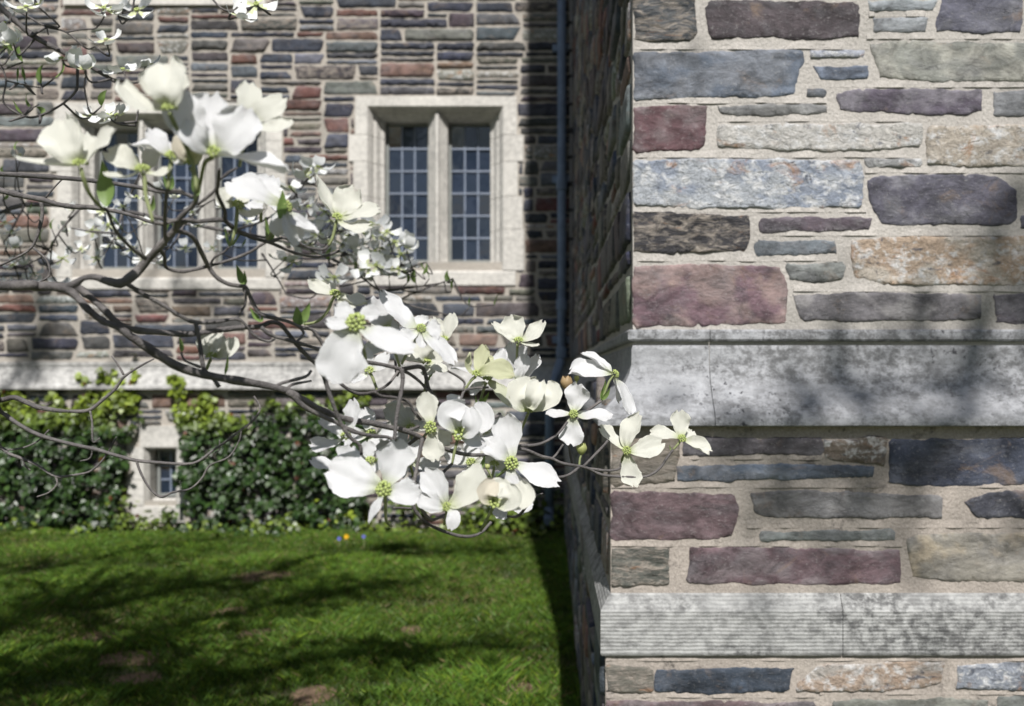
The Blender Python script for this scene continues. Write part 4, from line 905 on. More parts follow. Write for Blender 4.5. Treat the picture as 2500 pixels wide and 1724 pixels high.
# ---- bracts, blossoms, leaves, buds
rb = random.Random(17)
def sheet(base, tip, mid, width, roll, cup, notch, ruffle, seed, tipcurl=0.0, ns=18, ntt=13, shape='bract', lift=0.5):
    r = random.Random(seed); v, ve = [], []
    ctrl = 2*mid-0.5*(base+tip); ax = (tip-base); L = max(ax.length, 1e-4); ph = r.uniform(0, 6.3); tw = r.uniform(-0.45, 0.45) if shape == 'bract' else 0.0; asy = r.uniform(-0.12, 0.12)
    for i in range(ns+1):
        s = i/ns
        p = (1-s)**2*base+2*s*(1-s)*ctrl+s*s*tip; tg = (2*(1-s)*(ctrl-base)+2*s*(tip-ctrl)).normalized()
        n0 = Vector((0.03, -1, lift)).normalized(); n0 = n0-tg*n0.dot(tg)
        if n0.length < 0.15: n0 = Vector((0, -0.3, 1))-tg*Vector((0, -0.3, 1)).dot(tg)
        n0.normalize(); sd = tg.cross(n0)
        rl = roll+tw*(s-0.35); n_ = (n0*math.cos(rl)+sd*math.sin(rl)); sd = tg.cross(n_)
        if shape == 'bract': wp = (s**0.62)*(1.0-max(0, s-0.55)**2*2.2)*1.22*math.sqrt(max(0.0, 1-s**7*0.62)); wp = max(wp, 0.10)
        else: wp = max(0.03, math.sin(math.pi*min(1, s*0.97+0.02))**0.85*(1.12-0.5*s))
        hw = width/2*wp
        for k in range(ntt):
            t = -1+2*k/(ntt-1)
            back = -notch*L*math.exp(-(t/0.33)**2)*max(0, s-0.6)/0.4*1.0 if shape == 'bract' else 0
            rim = -L*0.10*(abs(t)**2.6)*max(0, (s-0.55)/0.45)**1.5 if shape == 'bract' else 0
            ed = 1.0
            if shape == 'bract':
                sg = 1 if t > 0 else -1
                ed = 1+abs(t)**2*(asy*sg+0.16*mnoise.noise(Vector((s*5.5, sg*3.0, seed*1.9)))+0.07*mnoise.noise(Vector((s*15, sg*5.0, seed*2.9))))
                rim += L*max(0, s-0.8)/0.2*(0.055*mnoise.noise(Vector((t*3.2, 7.0, seed*1.1)))+0.03*mnoise.noise(Vector((t*8.5, 3.0, seed*0.6))))
            q = p+sd*(t*hw*ed)+tg*(back+rim)
            w_ = mnoise.noise(Vector((s*3.1+seed*5.1, t*2.2, seed*0.7)))
            off = cup*hw*(t*t-0.33)+ruffle*width*(w_*0.55*(0.35+abs(t))+0.26*math.sin(s*9+ph+t*2)*abs(t)**2+0.20*mnoise.noise(Vector((s*7.5, t*4.5, seed*3.3)))*(abs(t)**2+max(0, s-0.75)*3))+tipcurl*L*max(0, s-0.72)**2*4*(0.4+0.6*w_*2) - 0.05*hw*math.exp(-(t/0.14)**2)
            v.append(q+n_*off+sd*ruffle*width*0.16*mnoise.noise(Vector((s*4.2, seed*2.0, t)))); ve.append(t*2.5+10)
    f = [(i*ntt+k, i*ntt+k+1, (i+1)*ntt+k+1, (i+1)*ntt+k) for i in range(ns) for k in range(ntt-1)]
    return v, f, ve
ICO = bmesh.new(); bmesh.ops.create_icosphere(ICO, subdivisions=1, radius=1.0); ICV = [x.co.copy() for x in ICO.verts]; ICO.verts.index_update(); ICF = [tuple(q.index for q in x.verts) for x in ICO.faces]; ICO.free()
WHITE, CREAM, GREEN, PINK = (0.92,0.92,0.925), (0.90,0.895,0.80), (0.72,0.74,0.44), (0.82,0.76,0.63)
NBL = [0]
def blossom(u, v, dd, N, bracts, stem=None, tint=WHITE, d=None, head=1.0):
    NBL[0] += 1; sd0 = NBL[0]*37; dist = d if d else D(u, v)+dd; c = P(u, v, dist); N = Vector(N).normalized(); px = dist/FPX
    vs, fs, mi = [], [], []
    rr = 0.0058*head; r = random.Random(sd0); e1 = N.orthogonal().normalized(); e2 = N.cross(e1)
    for k in range(22):          # the tight button of florets
        z = 1-(k+0.5)/22*0.95; rad = math.sqrt(1-z*z); an = k*2.39996
        p = c+(e1*math.cos(an)+e2*math.sin(an))*rad*rr+N*(z*rr*0.75+0.0012); b = len(vs); s = rr*r.uniform(0.22, 0.31)
        vs += [p+q*s for q in ICV]; fs += [tuple(i+b for i in x) for x in ICF]; mi += [0]*len(ICF)
    pts = [c-N*0.002]
    if stem: pts += [P(a[0], a[1], dist+(a[2] if len(a) > 2 else 0.0)) for a in stem]
    else: pts += [c-N*0.012, c-N*0.025+Vector((0, 0.004, -0.004))]
    S = catmull(pts, 4); sv, sf = tube(S, list(np.linspace(0.0021, 0.0016, len(S))), 7); b = len(vs); vs += sv; fs += [tuple(i+b for i in x) for x in sf]; mi += [1]*len(sf)
    o = mk('blossom', vs, fs, [M['floret'], M['stem']], dog, c, True, None, mi)
    for i, B in enumerate(bracts):
        tu, tv, tdd, wpx = B[:4]; tu = u+(tu-u)*1.11; tv = v+(tv-v)*1.11; wpx *= 1.25; mid = B[4] if len(B) > 4 else None; op = B[5] if len(B) > 5 else {}
        tip = P(tu, tv, dist+tdd*0.01); q = tip-c; L2 = math.hypot(tu-u, tv-v)*px
        if tdd == 0 and L2 < 0.036: tip = P(tu, tv, dist+math.sqrt(0.038**2-L2**2)*(0.55 if op.get('bk', 1) else -0.55)); q = tip-c
        base = c+q.normalized()*0.0025
        if mid: m3 = P(mid[0], mid[1], dist+(mid[2] if len(mid) > 2 else tdd*0.5)*0.01)
        else: m3 = base.lerp(tip, 0.5)+N*(-0.06*q.length)
        wd = wpx*px; W3 = max(wd, 0.58*q.length); k_ = min(1, wd/W3); lift = (0.42 if v > 600 else 0.25) if k_ > 0.85 else 0.1; tg = q.normalized()
        n0 = Vector((0, -1, 0))-tg*(-tg.y); sdv = tg.cross(n0); roll = math.acos(k_)*(1 if sdv.z >= 0 else -1)*op.get('rs', 1)+r.uniform(-0.12, 0.12)
        sv, sf, ve = sheet(base, tip, m3, W3*1.05, roll, op.get('cup', r.uniform(0.12, 0.30)), op.get('notch', r.uniform(0.05, 0.11)), op.get('ruf', r.uniform(0.11, 0.19)), sd0+i*7, op.get('tc', r.uniform(-0.16, 0.20)), lift=lift)
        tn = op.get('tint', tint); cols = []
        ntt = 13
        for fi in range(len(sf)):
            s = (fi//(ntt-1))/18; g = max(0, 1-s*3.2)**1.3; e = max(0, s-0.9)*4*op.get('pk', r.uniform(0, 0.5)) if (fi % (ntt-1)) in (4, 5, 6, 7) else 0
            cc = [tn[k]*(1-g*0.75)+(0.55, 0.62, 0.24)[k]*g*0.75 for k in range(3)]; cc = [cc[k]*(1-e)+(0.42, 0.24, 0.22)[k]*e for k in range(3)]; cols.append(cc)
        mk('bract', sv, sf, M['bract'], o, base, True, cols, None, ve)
    return o
def leaf(bu, bv, tu, tv, w_, dd=0.0, d=None, cup=0.3, tdd=0.0, roll=None):
    dist = d if d else D(bu, bv)+dd; a, b = P(bu, bv, dist), P(tu, tv, dist+tdd)
    m3 = a.lerp(b, 0.5)+Vector((0, 0.003, -0.002)); wd = w_*dist/FPX; W3 = max(wd, 0.4*(b-a).length)
    rl = math.acos(min(1, wd/W3)) if roll is None else roll
    sv, sf, ve = sheet(a, b, m3, W3, rl*rb.choice((-1, 1)), cup, 0, 0.06, rb.randrange(9999), 0.02, 10, 7, 'leaf')
    return mk('leaf', sv, sf, M['leaf'], dog, a, True)
UP = (0.1,-0.3,1.0); FC = (0.05,-0.9,0.4)
n_ = {'notch': 0.13}
blossom(1400,1012,0.0,(0,-.85,.5),[(1411,940,0,52,None,{'notch':.12}),(1338,1008,1.2,30),(1488,1014,1.0,30),(1394,1083,-0.6,54,None,{'notch':.10})],[(1396,1030,.03),(1385,1040,.04)])
blossom(1530,1101,0.0,(.05,-.9,.4),[(1562,1020,.5,40,(1536,1058,0)),(1613,1078,.4,48,(1572,1095,-.3)),(1548,1182,-.5,46),(1469,1046,.8,32)],[(1520,1118,.03),(1516,1135,.03)],CREAM)
blossom(1664,1072,0.0,(.2,-.7,.6),[(1659,1006,.6,42),(1592,1058,.3,28,(1626,1058,-.3)),(1731,1104,-.5,30,(1702,1085,-.4),{'cup':.8,'tc':.3}),(1690,1052,3.0,30)],[(1654,1086),(1643,1098)],CREAM)
blossom(1500,914,0.02,(.75,-.3,.5),[(1399,904,-.6,50,(1448,905,-.4)),(1427,864,1.6,16,(1465,886,.8)),(1538,1005,-.6,30,(1522,960,-.2)),(1512,978,2.0,22,(1505,945,1))],[(1487,932),(1478,955),(1469,978)])
leaf(1469,974,1478,928,12,0.02); leaf(1470,976,1490,946,10,0.02); leaf(1468,975,1472,945,7,0.02)
blossom(1290,1006,0.0,(.15,-.35,.9),[(1297,933,0.2,46,(1263,972,-1.4),{'cup':.5}),(1316,934,-.6,40,(1302,972,-2.6),{'cup':.5}),(1328,938,.6,46,(1344,976,-.8),{'cup':.5}),(1312,934,.8,60,(1300,965,2.4))],[(1281,1030,.01),(1273,1050,.02),(1270,1070,.02)],CREAM)
blossom(1266,834,0.02,UP,[(1208,788,.3,14,(1234,818,0)),(1243,776,1.0,54,(1255,806,.6),{'tint':CREAM,'tc':.2}),(1322,788,.2,30,(1300,815,-.2)),(1312,842,-1.6,14)],[(1263,845),(1262,870,.02),(1260,900,.03)],CREAM)
blossom(1266,938,0.04,UP,[(1254,838,.3,28,(1250,882,0)),(1279,850,1.4,32,(1268,890,1)),(1284,872,-.6,34,(1273,902,-.8)),(1307,869,.3,26,(1298,900,.2),{'pk':.6})],[(1262,960,.02),(1252,990,.03)])
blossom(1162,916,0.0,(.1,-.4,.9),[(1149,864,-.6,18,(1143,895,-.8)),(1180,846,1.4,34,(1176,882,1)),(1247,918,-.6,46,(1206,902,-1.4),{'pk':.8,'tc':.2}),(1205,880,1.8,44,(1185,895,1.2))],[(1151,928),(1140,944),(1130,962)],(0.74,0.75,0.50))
blossom(1188,930,0.03,(.2,.1,1),[(1228,857,.8,34,(1212,892,.4)),(1243,988,-.4,34,(1222,955,-.6),{'tint':(.72,.74,.56)}),(1108,902,.3,15,(1148,907,0)),(1150,950,2.2,30)],[(1182,948),(1172,980),(1166,992)])
leaf(1168,988,1194,957,9,0.03); leaf(1168,988,1176,960,6,0.03); leaf(1164,988,1160,965,6,0.03); leaf(1254,972,1262,935,9,0.03); leaf(1254,972,1256,938,8,0.03)
blossom(1122,1062,-0.06,(.2,-.7,.6),[(1138,998,-.2,52,(1092,1018,-1.6),{'cup':.55}),(1142,1000,-1.4,40,(1148,1045,-2.0),{'cup':.45}),(1150,996,.6,48,(1180,1030,.2),{'cup':.5}),(1128,984,2.4,60,(1118,1000,1.5)),(1180,1080,0,34,(1155,1076,-.6))],[(1115,1082),(1108,1110),(1104,1132)],WHITE,None,1.5)
blossom(1248,1132,-0.02,(.15,-.9,.35),[(1231,1014,.6,62,None,{'notch':.17,'cup':.3}),(1182,1082,.4,44,(1212,1100,-.6),{'tc':.3}),(1357,1176,-.4,48,(1304,1152,-.4)),(1284,1206,-.6,44,(1254,1178,-.6))],[(1238,1145,.02),(1208,1168,.02),(1198,1172,.02)],WHITE,None,1.45)
blossom(1206,1136,0.02,UP,[(1188,1092,.4,34),(1236,1140,.3,24),(1226,1100,1.5,30)],[(1205,1150),(1200,1170)],CREAM); leaf(1172,1148,1184,1112,14,0.01); leaf(1196,1170,1190,1155,6); leaf(1210,1165,1240,1135,7)
blossom(1090,1238,-0.09,(.1,-.8,.45),[(1036,1156,-.2,56,(1066,1190,-.4)),(1024,1205,-.9,44,(1058,1232,-1.0)),(1158,1142,-.2,68,(1138,1200,-.6),{'tint':CREAM,'notch':.03}),(1096,1290,-1.6,30,(1106,1258,-1.2))],[(1090,1258,.02),(1085,1280,.03)],WHITE,None,0.9)
blossom(938,1196,-0.16,(-.05,-.92,.35),[(808,1150,-.3,96,(868,1168,-.5),{'notch':.08}),(966,1082,.4,74,(962,1132,.2),{'notch':.07}),(1020,1192,-.4,60,(980,1205,-.6),{'tc':.3}),(900,1270,-1.6,22,(922,1232,-1.2))],[(941,1225,.01),(943,1270,.02),(955,1285,.04)],WHITE,None,1.35)
blossom(1051,1044,-0.03,(.1,-1,.2),[(1040,963,.3,46,None,{'notch':.05}),(1064,1120,-.3,46),(1098,1080,.6,32,None,{'tint':CREAM}),(1028,1040,2.6,30)],[(1040,1060,.03),(1031,1070,.04)],CREAM,None,1.2)
blossom(845,1068,0.0,(-.1,-.4,.9),[(857,981,.6,32,(862,1020,.3)),(784,1026,.3,22,(815,1046,0)),(762,1082,-.4,26,(803,1087,-.6),{'tc':.3}),(858,1076,-2.2,28)],[(850,1078),(866,1098),(876,1110)])
blossom(832,1142,-0.05,(-.3,-.5,.8),[(762,1122,0,28,(798,1136,-.2)),(856,1092,.8,50),(880,1130,1.5,36),(800,1165,-1.0,14)],None,WHITE)
blossom(905,1128,-0.02,UP,[(898,1079,.4,34),(928,1140,-.6,36),(880,1100,1.2,26)],None); leaf(918,1128,922,1108,6)
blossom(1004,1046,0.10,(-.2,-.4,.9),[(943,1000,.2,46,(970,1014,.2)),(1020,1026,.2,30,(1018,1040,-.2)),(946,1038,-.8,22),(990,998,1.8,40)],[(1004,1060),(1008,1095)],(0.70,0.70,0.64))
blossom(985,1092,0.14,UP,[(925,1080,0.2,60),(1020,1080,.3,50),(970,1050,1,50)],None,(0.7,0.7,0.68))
blossom(818,720,0.03,(.15,-.45,.85),[(758,688,.2,32,(788,708,0),{'tc':.4}),(890,738,-.2,26,(856,730,-.4),{'ruf':.22}),(802,694,2.2,30),(858,752,-2.0,22)],[(811,733),(798,762),(774,785),(742,792)],CREAM)
blossom(870,790,-0.20,(.1,-.9,.42),[(822,750,.3,40,(846,764,.2)),(920,776,.3,40,(896,768,.2)),(802,786,-.2,34,(834,790,-.6),{'tc':.3}),(838,926,-.4,104,(842,860,-.6),{'notch':.05,'cup':.25}),(1003,850,-.2,58,(934,826,-.4))],[(874,815,.02),(890,860,.06),(893,884,.10)],WHITE,None,1.5)
blossom(1028,803,-0.04,(.2,-.8,.5),[(941,714,.2,46,(976,766,-.2)),(1025,772,1.0,42),(1072,800,.6,46,None,{'notch':.04}),(982,804,-.8,30,(1000,818,-1.0),{'tc':.3}),(1106,884,-.4,42,(1072,846,-.6)),(1029,845,-1.4,22)],[(1015,830,.02),(990,870,.02),(980,890,.02)],WHITE,None,0.9)
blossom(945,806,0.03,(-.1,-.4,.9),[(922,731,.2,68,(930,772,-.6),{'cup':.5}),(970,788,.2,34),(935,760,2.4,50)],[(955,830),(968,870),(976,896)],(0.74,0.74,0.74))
blossom(1041,888,0.02,(0,.35,1),[(1026,836,-.4,54,(1030,862,-.8),{'tint':CREAM}),(1073,853,.2,40),(996,864,.4,20),(1086,907,-1.0,20,(1068,893,-1)),(1045,914,-1.8,30)],[(1041,900),(1040,925),(1036,960)],CREAM)
leaf(1044,925,1060,903,8,0.02); leaf(1042,930,1050,912,6,0.02)
blossom(1084,832,0.05,UP,[(1102,768,.2,32,(1097,804,-.2),{'tint':CREAM}),(1057,779,.6,36,(1070,808,.6)),(1075,790,2,40)],[(1084,850),(1084,880)],CREAM)
blossom(902,908,0.03,(.1,-.4,.9),[(942,864,.2,36,(926,886,-.2)),(895,853,.6,30),(858,925,-.2,24,(880,922,-.6))],[(908,918),(918,945),(922,960)])
blossom(1204,1234,-0.22,(.1,-.3,.95),[(1210,1178,-.2,42,(1186,1208,-1.2),{'tint':PINK,'cup':.5}),(1232,1188,-1.2,48,(1244,1224,-1.8),{'tint':CREAM,'cup':.5}),(1256,1182,.6,50,(1272,1222,0),{'cup':.5}),(1226,1172,2,60,(1220,1195,1.6))],[(1200,1246),(1188,1270,.01),(1174,1296,.03)],CREAM,None,1.5)
blossom(517,874,0.02,(.1,-.3,.95),[(520,817,-.2,34,(497,845,-.6),{'cup':.6}),(537,817,-1,30,(524,846,-1.6),{'cup':.5}),(560,826,.2,34,(556,856,-.4),{'cup':.5}),(530,818,1.6,44,(530,846,1.6))],[(513,880),(506,898),(502,908)],CREAM)
leaf(550,915,556,866,14,0.0); leaf(442,859,438,822,10)
# upper left cluster, nearest the lens
blossom(414,270,-0.03,(.05,-.35,.95),[(305,208,0,38,(348,252,-.6),{'tc':.3}),(408,158,.4,88,(410,214,-1.0),{'cup':.35,'tint':CREAM}),(372,180,1.0,40,(372,222,.6)),(440,190,2.4,60)],[(425,300,.01),(450,350,.02),(474,410,.03),(480,465,.03)],CREAM)
blossom(520,378,-0.09,(.15,-.5,.85),[(448,226,-.2,76,(456,308,-.9),{'cup':.35}),(464,296,-1.6,54,(486,340,-1.6),{'tc':.5}),(594,270,-.2,102,(566,328,-.6),{'notch':.05}),(688,424,-1.0,40,(598,386,-.6)),(520,236,1.2,84,(512,296,.8))],[(500,398,.02),(490,440,.03),(482,470,.04)],WHITE,None,1.2)
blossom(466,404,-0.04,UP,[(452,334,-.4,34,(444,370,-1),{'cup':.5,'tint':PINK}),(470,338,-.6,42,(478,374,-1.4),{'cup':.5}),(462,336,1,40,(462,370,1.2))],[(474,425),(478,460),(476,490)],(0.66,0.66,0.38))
blossom(608,304,-0.02,(.6,-.45,.65),[(608,206,.4,48,(609,252,-.3),{'tint':CREAM}),(688,244,.4,54,(650,270,-.4)),(708,294,-.6,44,(660,308,-1.0)),(670,250,2.4,40)],[(604,322),(594,353,.02),(585,405,.05)],CREAM,None,0.9)
blossom(420,386,-0.01,(.25,-.4,.85),[(374,318,.2,42,(390,348,-.3)),(322,356,.3,22,(362,356,.2)),(448,398,-1,18),(420,350,2,44)],[(417,404),(412,430),(410,462)]); leaf(410,462,396,415,11); leaf(411,462,420,425,10)
blossom(348,418,0.0,(.05,-.4,.9),[(264,374,-.2,54,(304,390,-.6)),(263,420,-1.2,18,(302,432,-1.0)),(416,406,-.4,22,(384,424,-.6)),(366,358,1.6,44,(366,392,1))],[(353,436),(356,478),(368,520),(372,542)],CREAM)
leaf(365,515,374,475,8); leaf(366,515,358,478,7)
blossom(197,405,-0.03,(.05,-.35,.95),[(55,384,-.2,34,(127,400,-.8)),(158,300,.2,88,(166,352,-.8),{'cup':.35}),(274,322,-.2,40,(230,366,-.4)),(205,330,2.2,60)],[(202,430),(219,474,.01),(252,512,.03)],CREAM)
leaf(259,505,250,392,48,-0.04,None,0.25); leaf(478,480,470,408,20,-0.02); leaf(262,515,300,560,7)
blossom(581,504,0.02,(.3,-.6,.7),[(571,462,-.4,36,(550,490,-1),{'cup':.6}),(640,508,-.4,28,(606,524,-1),{'cup':.5}),(600,468,1,40)],[(579,522),(574,562),(561,602)],CREAM)
leaf(561,602,548,553,8); leaf(562,602,586,562,7)
blossom(696,505,-0.03,(.85,-.2,.3),[(570,444,-.4,66,(618,466,-1)),(616,433,.8,46,(652,466,.4)),(688,572,-.6,34,(680,540,-.8)),(722,594,-.4,38,(712,552,-.6)),(770,562,.2,30,(732,544,0))],[(680,520),(668,560),(652,586)])
leaf(682,534,690,464,24,-0.05); leaf(652,588,647,530,9); leaf(655,588,668,540,9); leaf(656,588,672,570,8)
blossom(823,534,0.0,(.3,-.4,.85),[(778,436,-.2,28,(799,490,-.3),{'tint':CREAM,'pk':.8}),(868,464,.6,66,(842,498,.2),{'pk':.9}),(922,514,-.2,44,(880,518,-.6)),(900,546,-1.4,26,(858,552,-1.2))],[(820,546),(812,580),(802,600)],CREAM)
leaf(594,696,577,646,21); leaf(595,696,596,660,9); leaf(633,786,609,750,15); leaf(634,786,640,766,8); leaf(728,794,724,748,30); leaf(729,794,756,738,22)
leaf(1342,1168,1342,1156,5); leaf(1640,1100,1634,1085,5); leaf(860,885,895,865,7,0.03)
def nearest(p, lo, hi):
    best = None
    for i in range(lo, hi):
        for q, s in enumerate(SEG[i][0]):
            e = (s-p).length+0.25*max(0, s.z-p.z)
            if best is None or e < best[0]: best = (e, s)
    return best[1]
rx_ = random.Random(5)
for (u, v) in ((960,840),(1150,1130),(905,1060),(1000,1130),(1185,1050),(1235,1230),(640,480)):
    a0 = rx_.uniform(0, 1.57); bs = []
    for k in range(4):
        a_ = a0+k*1.57+rx_.uniform(-.25, .25); L_ = rx_.uniform(58, 78); bs.append((u+L_*math.cos(a_), v+L_*math.sin(a_)*0.62-14, -1.6*math.sin(a_)+0.05, rx_.uniform(34, 46)))
    blossom(u, v, 0.07, (rx_.uniform(-.3, .3), -.55, .8), bs, None, rx_.choice((WHITE, WHITE, CREAM)))
    p0 = P(u, v, D(u, v)+0.07)+Vector((0, 0.016, -0.02)); q0 = nearest(p0, 0, NR0); S = catmull([q0, p0.lerp(q0, .5)-Vector((0, 0, .012)), p0], 4); sv, sf = tube(S, list(np.linspace(.0026, .0017, len(S))), 6); mk('twig', sv, sf, M['bark'], dog, q0, True)
def bud(u, v, s, tint, stem, dd=0.0, d=None):
    dist = d if d else D(u, v)+dd; c = P(u, v+s*0.9, dist); k = s*dist/FPX; vs, fs, cl = [], [], []
    for q in range(4):
        an = q*math.pi/2+0.4; dr = Vector((math.cos(an), math.sin(an), 0))
        b_, f_, _ = sheet(c, c+Vector((0, 0, 2.0*k))+dr*0.25*k, c+Vector((0, 0, k))+dr*1.15*k, 1.9*k, 0.0, 0.0, 0.02, 0.05, rb.randrange(999), 0.05, 8, 5, 'leaf')
        # wrap each scale round the bud
        b_ = []
        for i in range(9):
            t = i/8; rad = k*(0.95*math.sin(math.pi*min(1, t*0.80+0.08))**0.8+0.35*max(0, t-0.75)*4*0.5)
            for j in range(5):
                a2 = an+(j-2)*0.42; b_.append(c+Vector((math.cos(a2)*rad, math.sin(a2)*rad, 2.1*k*t-0.42*k*abs(j-2)**1.5*max(0, t-0.55))))
        o_ = len(vs); vs += b_; f_ = [(i*5+j, i*5+j+1, (i+1)*5+j+1, (i+1)*5+j) for i in range(8) for j in range(4)]; fs += [tuple(x+o_ for x in y) for y in f_]; cl += [tint]*len(f_)
    S = catmull([c+Vector((0, 0, 0.1*k))]+[P(a[0], a[1], dist) for a in stem], 4); sv, sf = tube(S, [0.0016]*len(S), 6); o_ = len(vs); vs += sv; fs += [tuple(x+o_ for x in y) for y in sf]; cl += [tint]*len(sf)
    return mk('bud', vs, fs, [M['bud'], M['stem']], dog, c, True, cl, [0]*(len(fs)-len(sf))+[1]*len(sf))
bud(1383,936,16,(0.42,0.30,0.16),[(1392,965),(1396,1000)],0.04); bud(1420,1097,14,(0.42,0.45,0.17),[(1416,1120),(1414,1137)]); bud(1408,925,7,(0.45,0.48,0.18),[(1402,950),(1398,1000)],0.04); bud(1190,1140,7,(0.45,0.48,0.2),[(1195,1155),(1200,1170)])

# small blossoms on the far boughs: two shared shapes, each hung on the nearest twig
def far_mesh(kind, seed):
    r = random.Random(seed); vs, fs, cl, ml = [], [], [], []
    for q in range(4):
        an = q*math.pi/2+r.uniform(-.2, .2); el = r.uniform(0.1, 0.5) if kind == 'open' else r.uniform(0.95, 1.3); L = r.uniform(0.033, 0.042)
        dr = Vector((math.cos(an)*math.cos(el), math.sin(an)*math.cos(el), math.sin(el))); base = dr*0.003; tip = dr*L
        hz = Vector((math.cos(an), math.sin(an), 0)); m3 = base.lerp(tip, .5)+hz*L*(0.12 if kind == 'open' else 0.3)-Vector((0, 0, 0.006))
        sd = Vector((-math.sin(an), math.cos(an), 0)); n0 = len(vs); W_ = L*r.uniform(0.7, 0.9); c_ = 2*m3-0.5*(base+tip)
        for i in range(7):
            s = i/6; p = (1-s)**2*base+2*s*(1-s)*c_+s*s*tip; hw = W_/2*max(0.12, s**0.6*(1-max(0, s-.6)**2*2.6))
            for j in range(5):
                t = (j-2)/2; vs.append(p+sd*t*hw+Vector((0, 0, 0.16*hw*t*t+0.004*mnoise.noise(Vector((s*3, t*2, seed+q))))))
        f_ = [(n0+i*5+j, n0+i*5+j+1, n0+(i+1)*5+j+1, n0+(i+1)*5+j) for i in range(6) for j in range(4)]; fs += f_; cl += [(0.88, 0.89, 0.88) if i > 5 else (0.62, 0.66, 0.40) for i in range(len(f_))]; ml += [0]*len(f_)
    for k in range(8):
        an = k*2.4; p = Vector((math.cos(an)*0.003, math.sin(an)*0.003, 0.004)); n0 = len(vs); vs += [p+q*0.0022 for q in ICV]; fs += [tuple(i+n0 for i in x) for x in ICF]; cl += [(0.4, 0.45, 0.12)]*len(ICF); ml += [1]*len(ICF)
    o = mk('blossom', vs, fs, [M['bract'], M['floret']], None, (0, 0, 0), True, cl, ml, [0.0]*len(vs)); me = o.data; bpy.data.objects.remove(o); return me
FAR = [far_mesh('open', 1), far_mesh('open', 2), far_mesh('open', 5), far_mesh('cup', 3), far_mesh('cup', 4)]
LEAFM = []
for q in range(3):
    sv, sf, ve = sheet(Vector((0,0,0)), Vector((0.006,0,0.034)), Vector((-0.003,-0.004,0.018)), 0.015, 0.3*q, 0.3, 0, 0.06, q+50, 0, 6, 5, 'leaf'); o = mk('leaf', sv, sf, M['leaf'], None, (0,0,0), True); LEAFM.append(o.data); bpy.data.objects.remove(o)
def hang(u, v, d, lo, hi, sc=1.0, kind=None, lf=False):
    p = P(u, v, d); r = rb; q = nearest(p, lo, hi); md = p.lerp(q, 0.45)+Vector((r.uniform(-.03, .03), r.uniform(-.03, .03), -0.12*(p-q).length-r.uniform(0, .02)))
    S = catmull([q, md, p], 4); sv, sf = tube(S, list(np.linspace(0.0026, 0.0015, len(S))), 5); mk('twig', sv, sf, M['bark'], dog, q, True)
    me = r.choice(LEAFM) if lf else (FAR[kind] if kind is not None else FAR[r.choice((0, 0, 1, 1, 2, 2, 3))]); o = bpy.data.objects.new('leaf' if lf else 'blossom', me); link(o, dog, p)
    o.rotation_euler = (r.uniform(0.25, 1.15), r.uniform(-.4, .4), r.uniform(0, 6.28)) if not lf else (r.uniform(-.4, .4), r.uniform(-.5, .5), r.uniform(0, 6.28)); o.scale = (sc*r.uniform(.85, 1.15),)*3
    o.rotation_euler = (Matrix.Rotation(r.uniform(-.5, .5), 3, 'Y') @ Matrix.Rotation(r.uniform(.2, 1.15) if not lf else r.uniform(-.4, .4), 3, 'X') @ Matrix.Rotation(r.uniform(0, 6.28), 3, 'Z')).to_euler()
K = 1.0803
for (x, y) in ((205,265),(265,262),(140,135),(190,160),(240,92),(60,18),(85,15),(30,100),(15,108),(330,148),(243,262),(12,55),(278,160)): hang(x*K, y*K, 2.0+rb.uniform(-.1, .1), NR0, NM0-8, 0.95)
for (x, y) in ((255,22),(235,20),(580,12),(540,38),(310,25)): hang(x*K, y*K, 2.0, NR0, NM0-8, 1.0)
for (x, y) in ((40,190),(55,185),(70,240),(95,265),(55,265),(125,175),(30,115),(52,140),(275,220),(230,240),(93,190)): hang(x*K, y*K, 2.0, NR0, NM0-8, 1.0, None, True)
MIDB = [(703,388),(690,400),(718,380),(755,462),(700,470),(735,480),(668,470),(840,512),(862,538),(880,560),(905,578),(930,598),(800,560),(815,578),(850,600),(882,614),(645,586),(660,592),(728,640),(752,632),(770,528),(745,545),(790,535),(820,545),(845,570),(870,585),(780,590),(760,575),(900,610),(920,620),(690,515),(715,530),(640,515),(830,600),(858,560),(775,555),(735,560),(810,520),(835,535),(872,525),(893,548),(915,560),(802,600),(826,625),(700,555),(668,545),(655,430),(620,440),(750,500),(715,500)]
for (x, y) in MIDB: hang((x+rb.uniform(-4, 4))*K, (y+rb.uniform(-4, 4))*K, 2.95+rb.uniform(-.15, .12), NM0, len(SEG), 1.25)
for (x, y) in ((955,620),(940,640),(970,630),(920,640),(1020,640),(1020,660),(1118,690),(1060,695),(880,635),(800,610),(745,590),(965,615)): hang(x*K, y*K, 2.92, NM0, len(SEG), 1.1, None, True)
LEFTB = [(45,350),(35,340),(10,500),(22,520),(40,562),(90,540),(60,590),(110,560),(30,602),(150,522),(250,552),(270,560),(230,482),(282,470),(312,442),(330,500),(402,530),(432,482),(452,512),(520,530),(545,562),(20,640),(75,620),(118,520),(165,480),(205,520),(300,560),(355,430),(375,520),(480,560),(10,450),(60,480),(130,640),(60,640),(265,535),(180,560),(10,395),(342,345),(420,560),(395,450),(505,470),(560,500),(600,470),(145,590),(215,585),(325,585),(365,590),(95,500),(245,510)]
for (x, y) in LEFTB: hang((x+rb.uniform(-5, 5))*K, (y+rb.uniform(-5, 5))*K, 3.0+rb.uniform(-.2, .15), NM0, len(SEG), rb.uniform(.75, 1.05), None, rb.random() < 0.22)
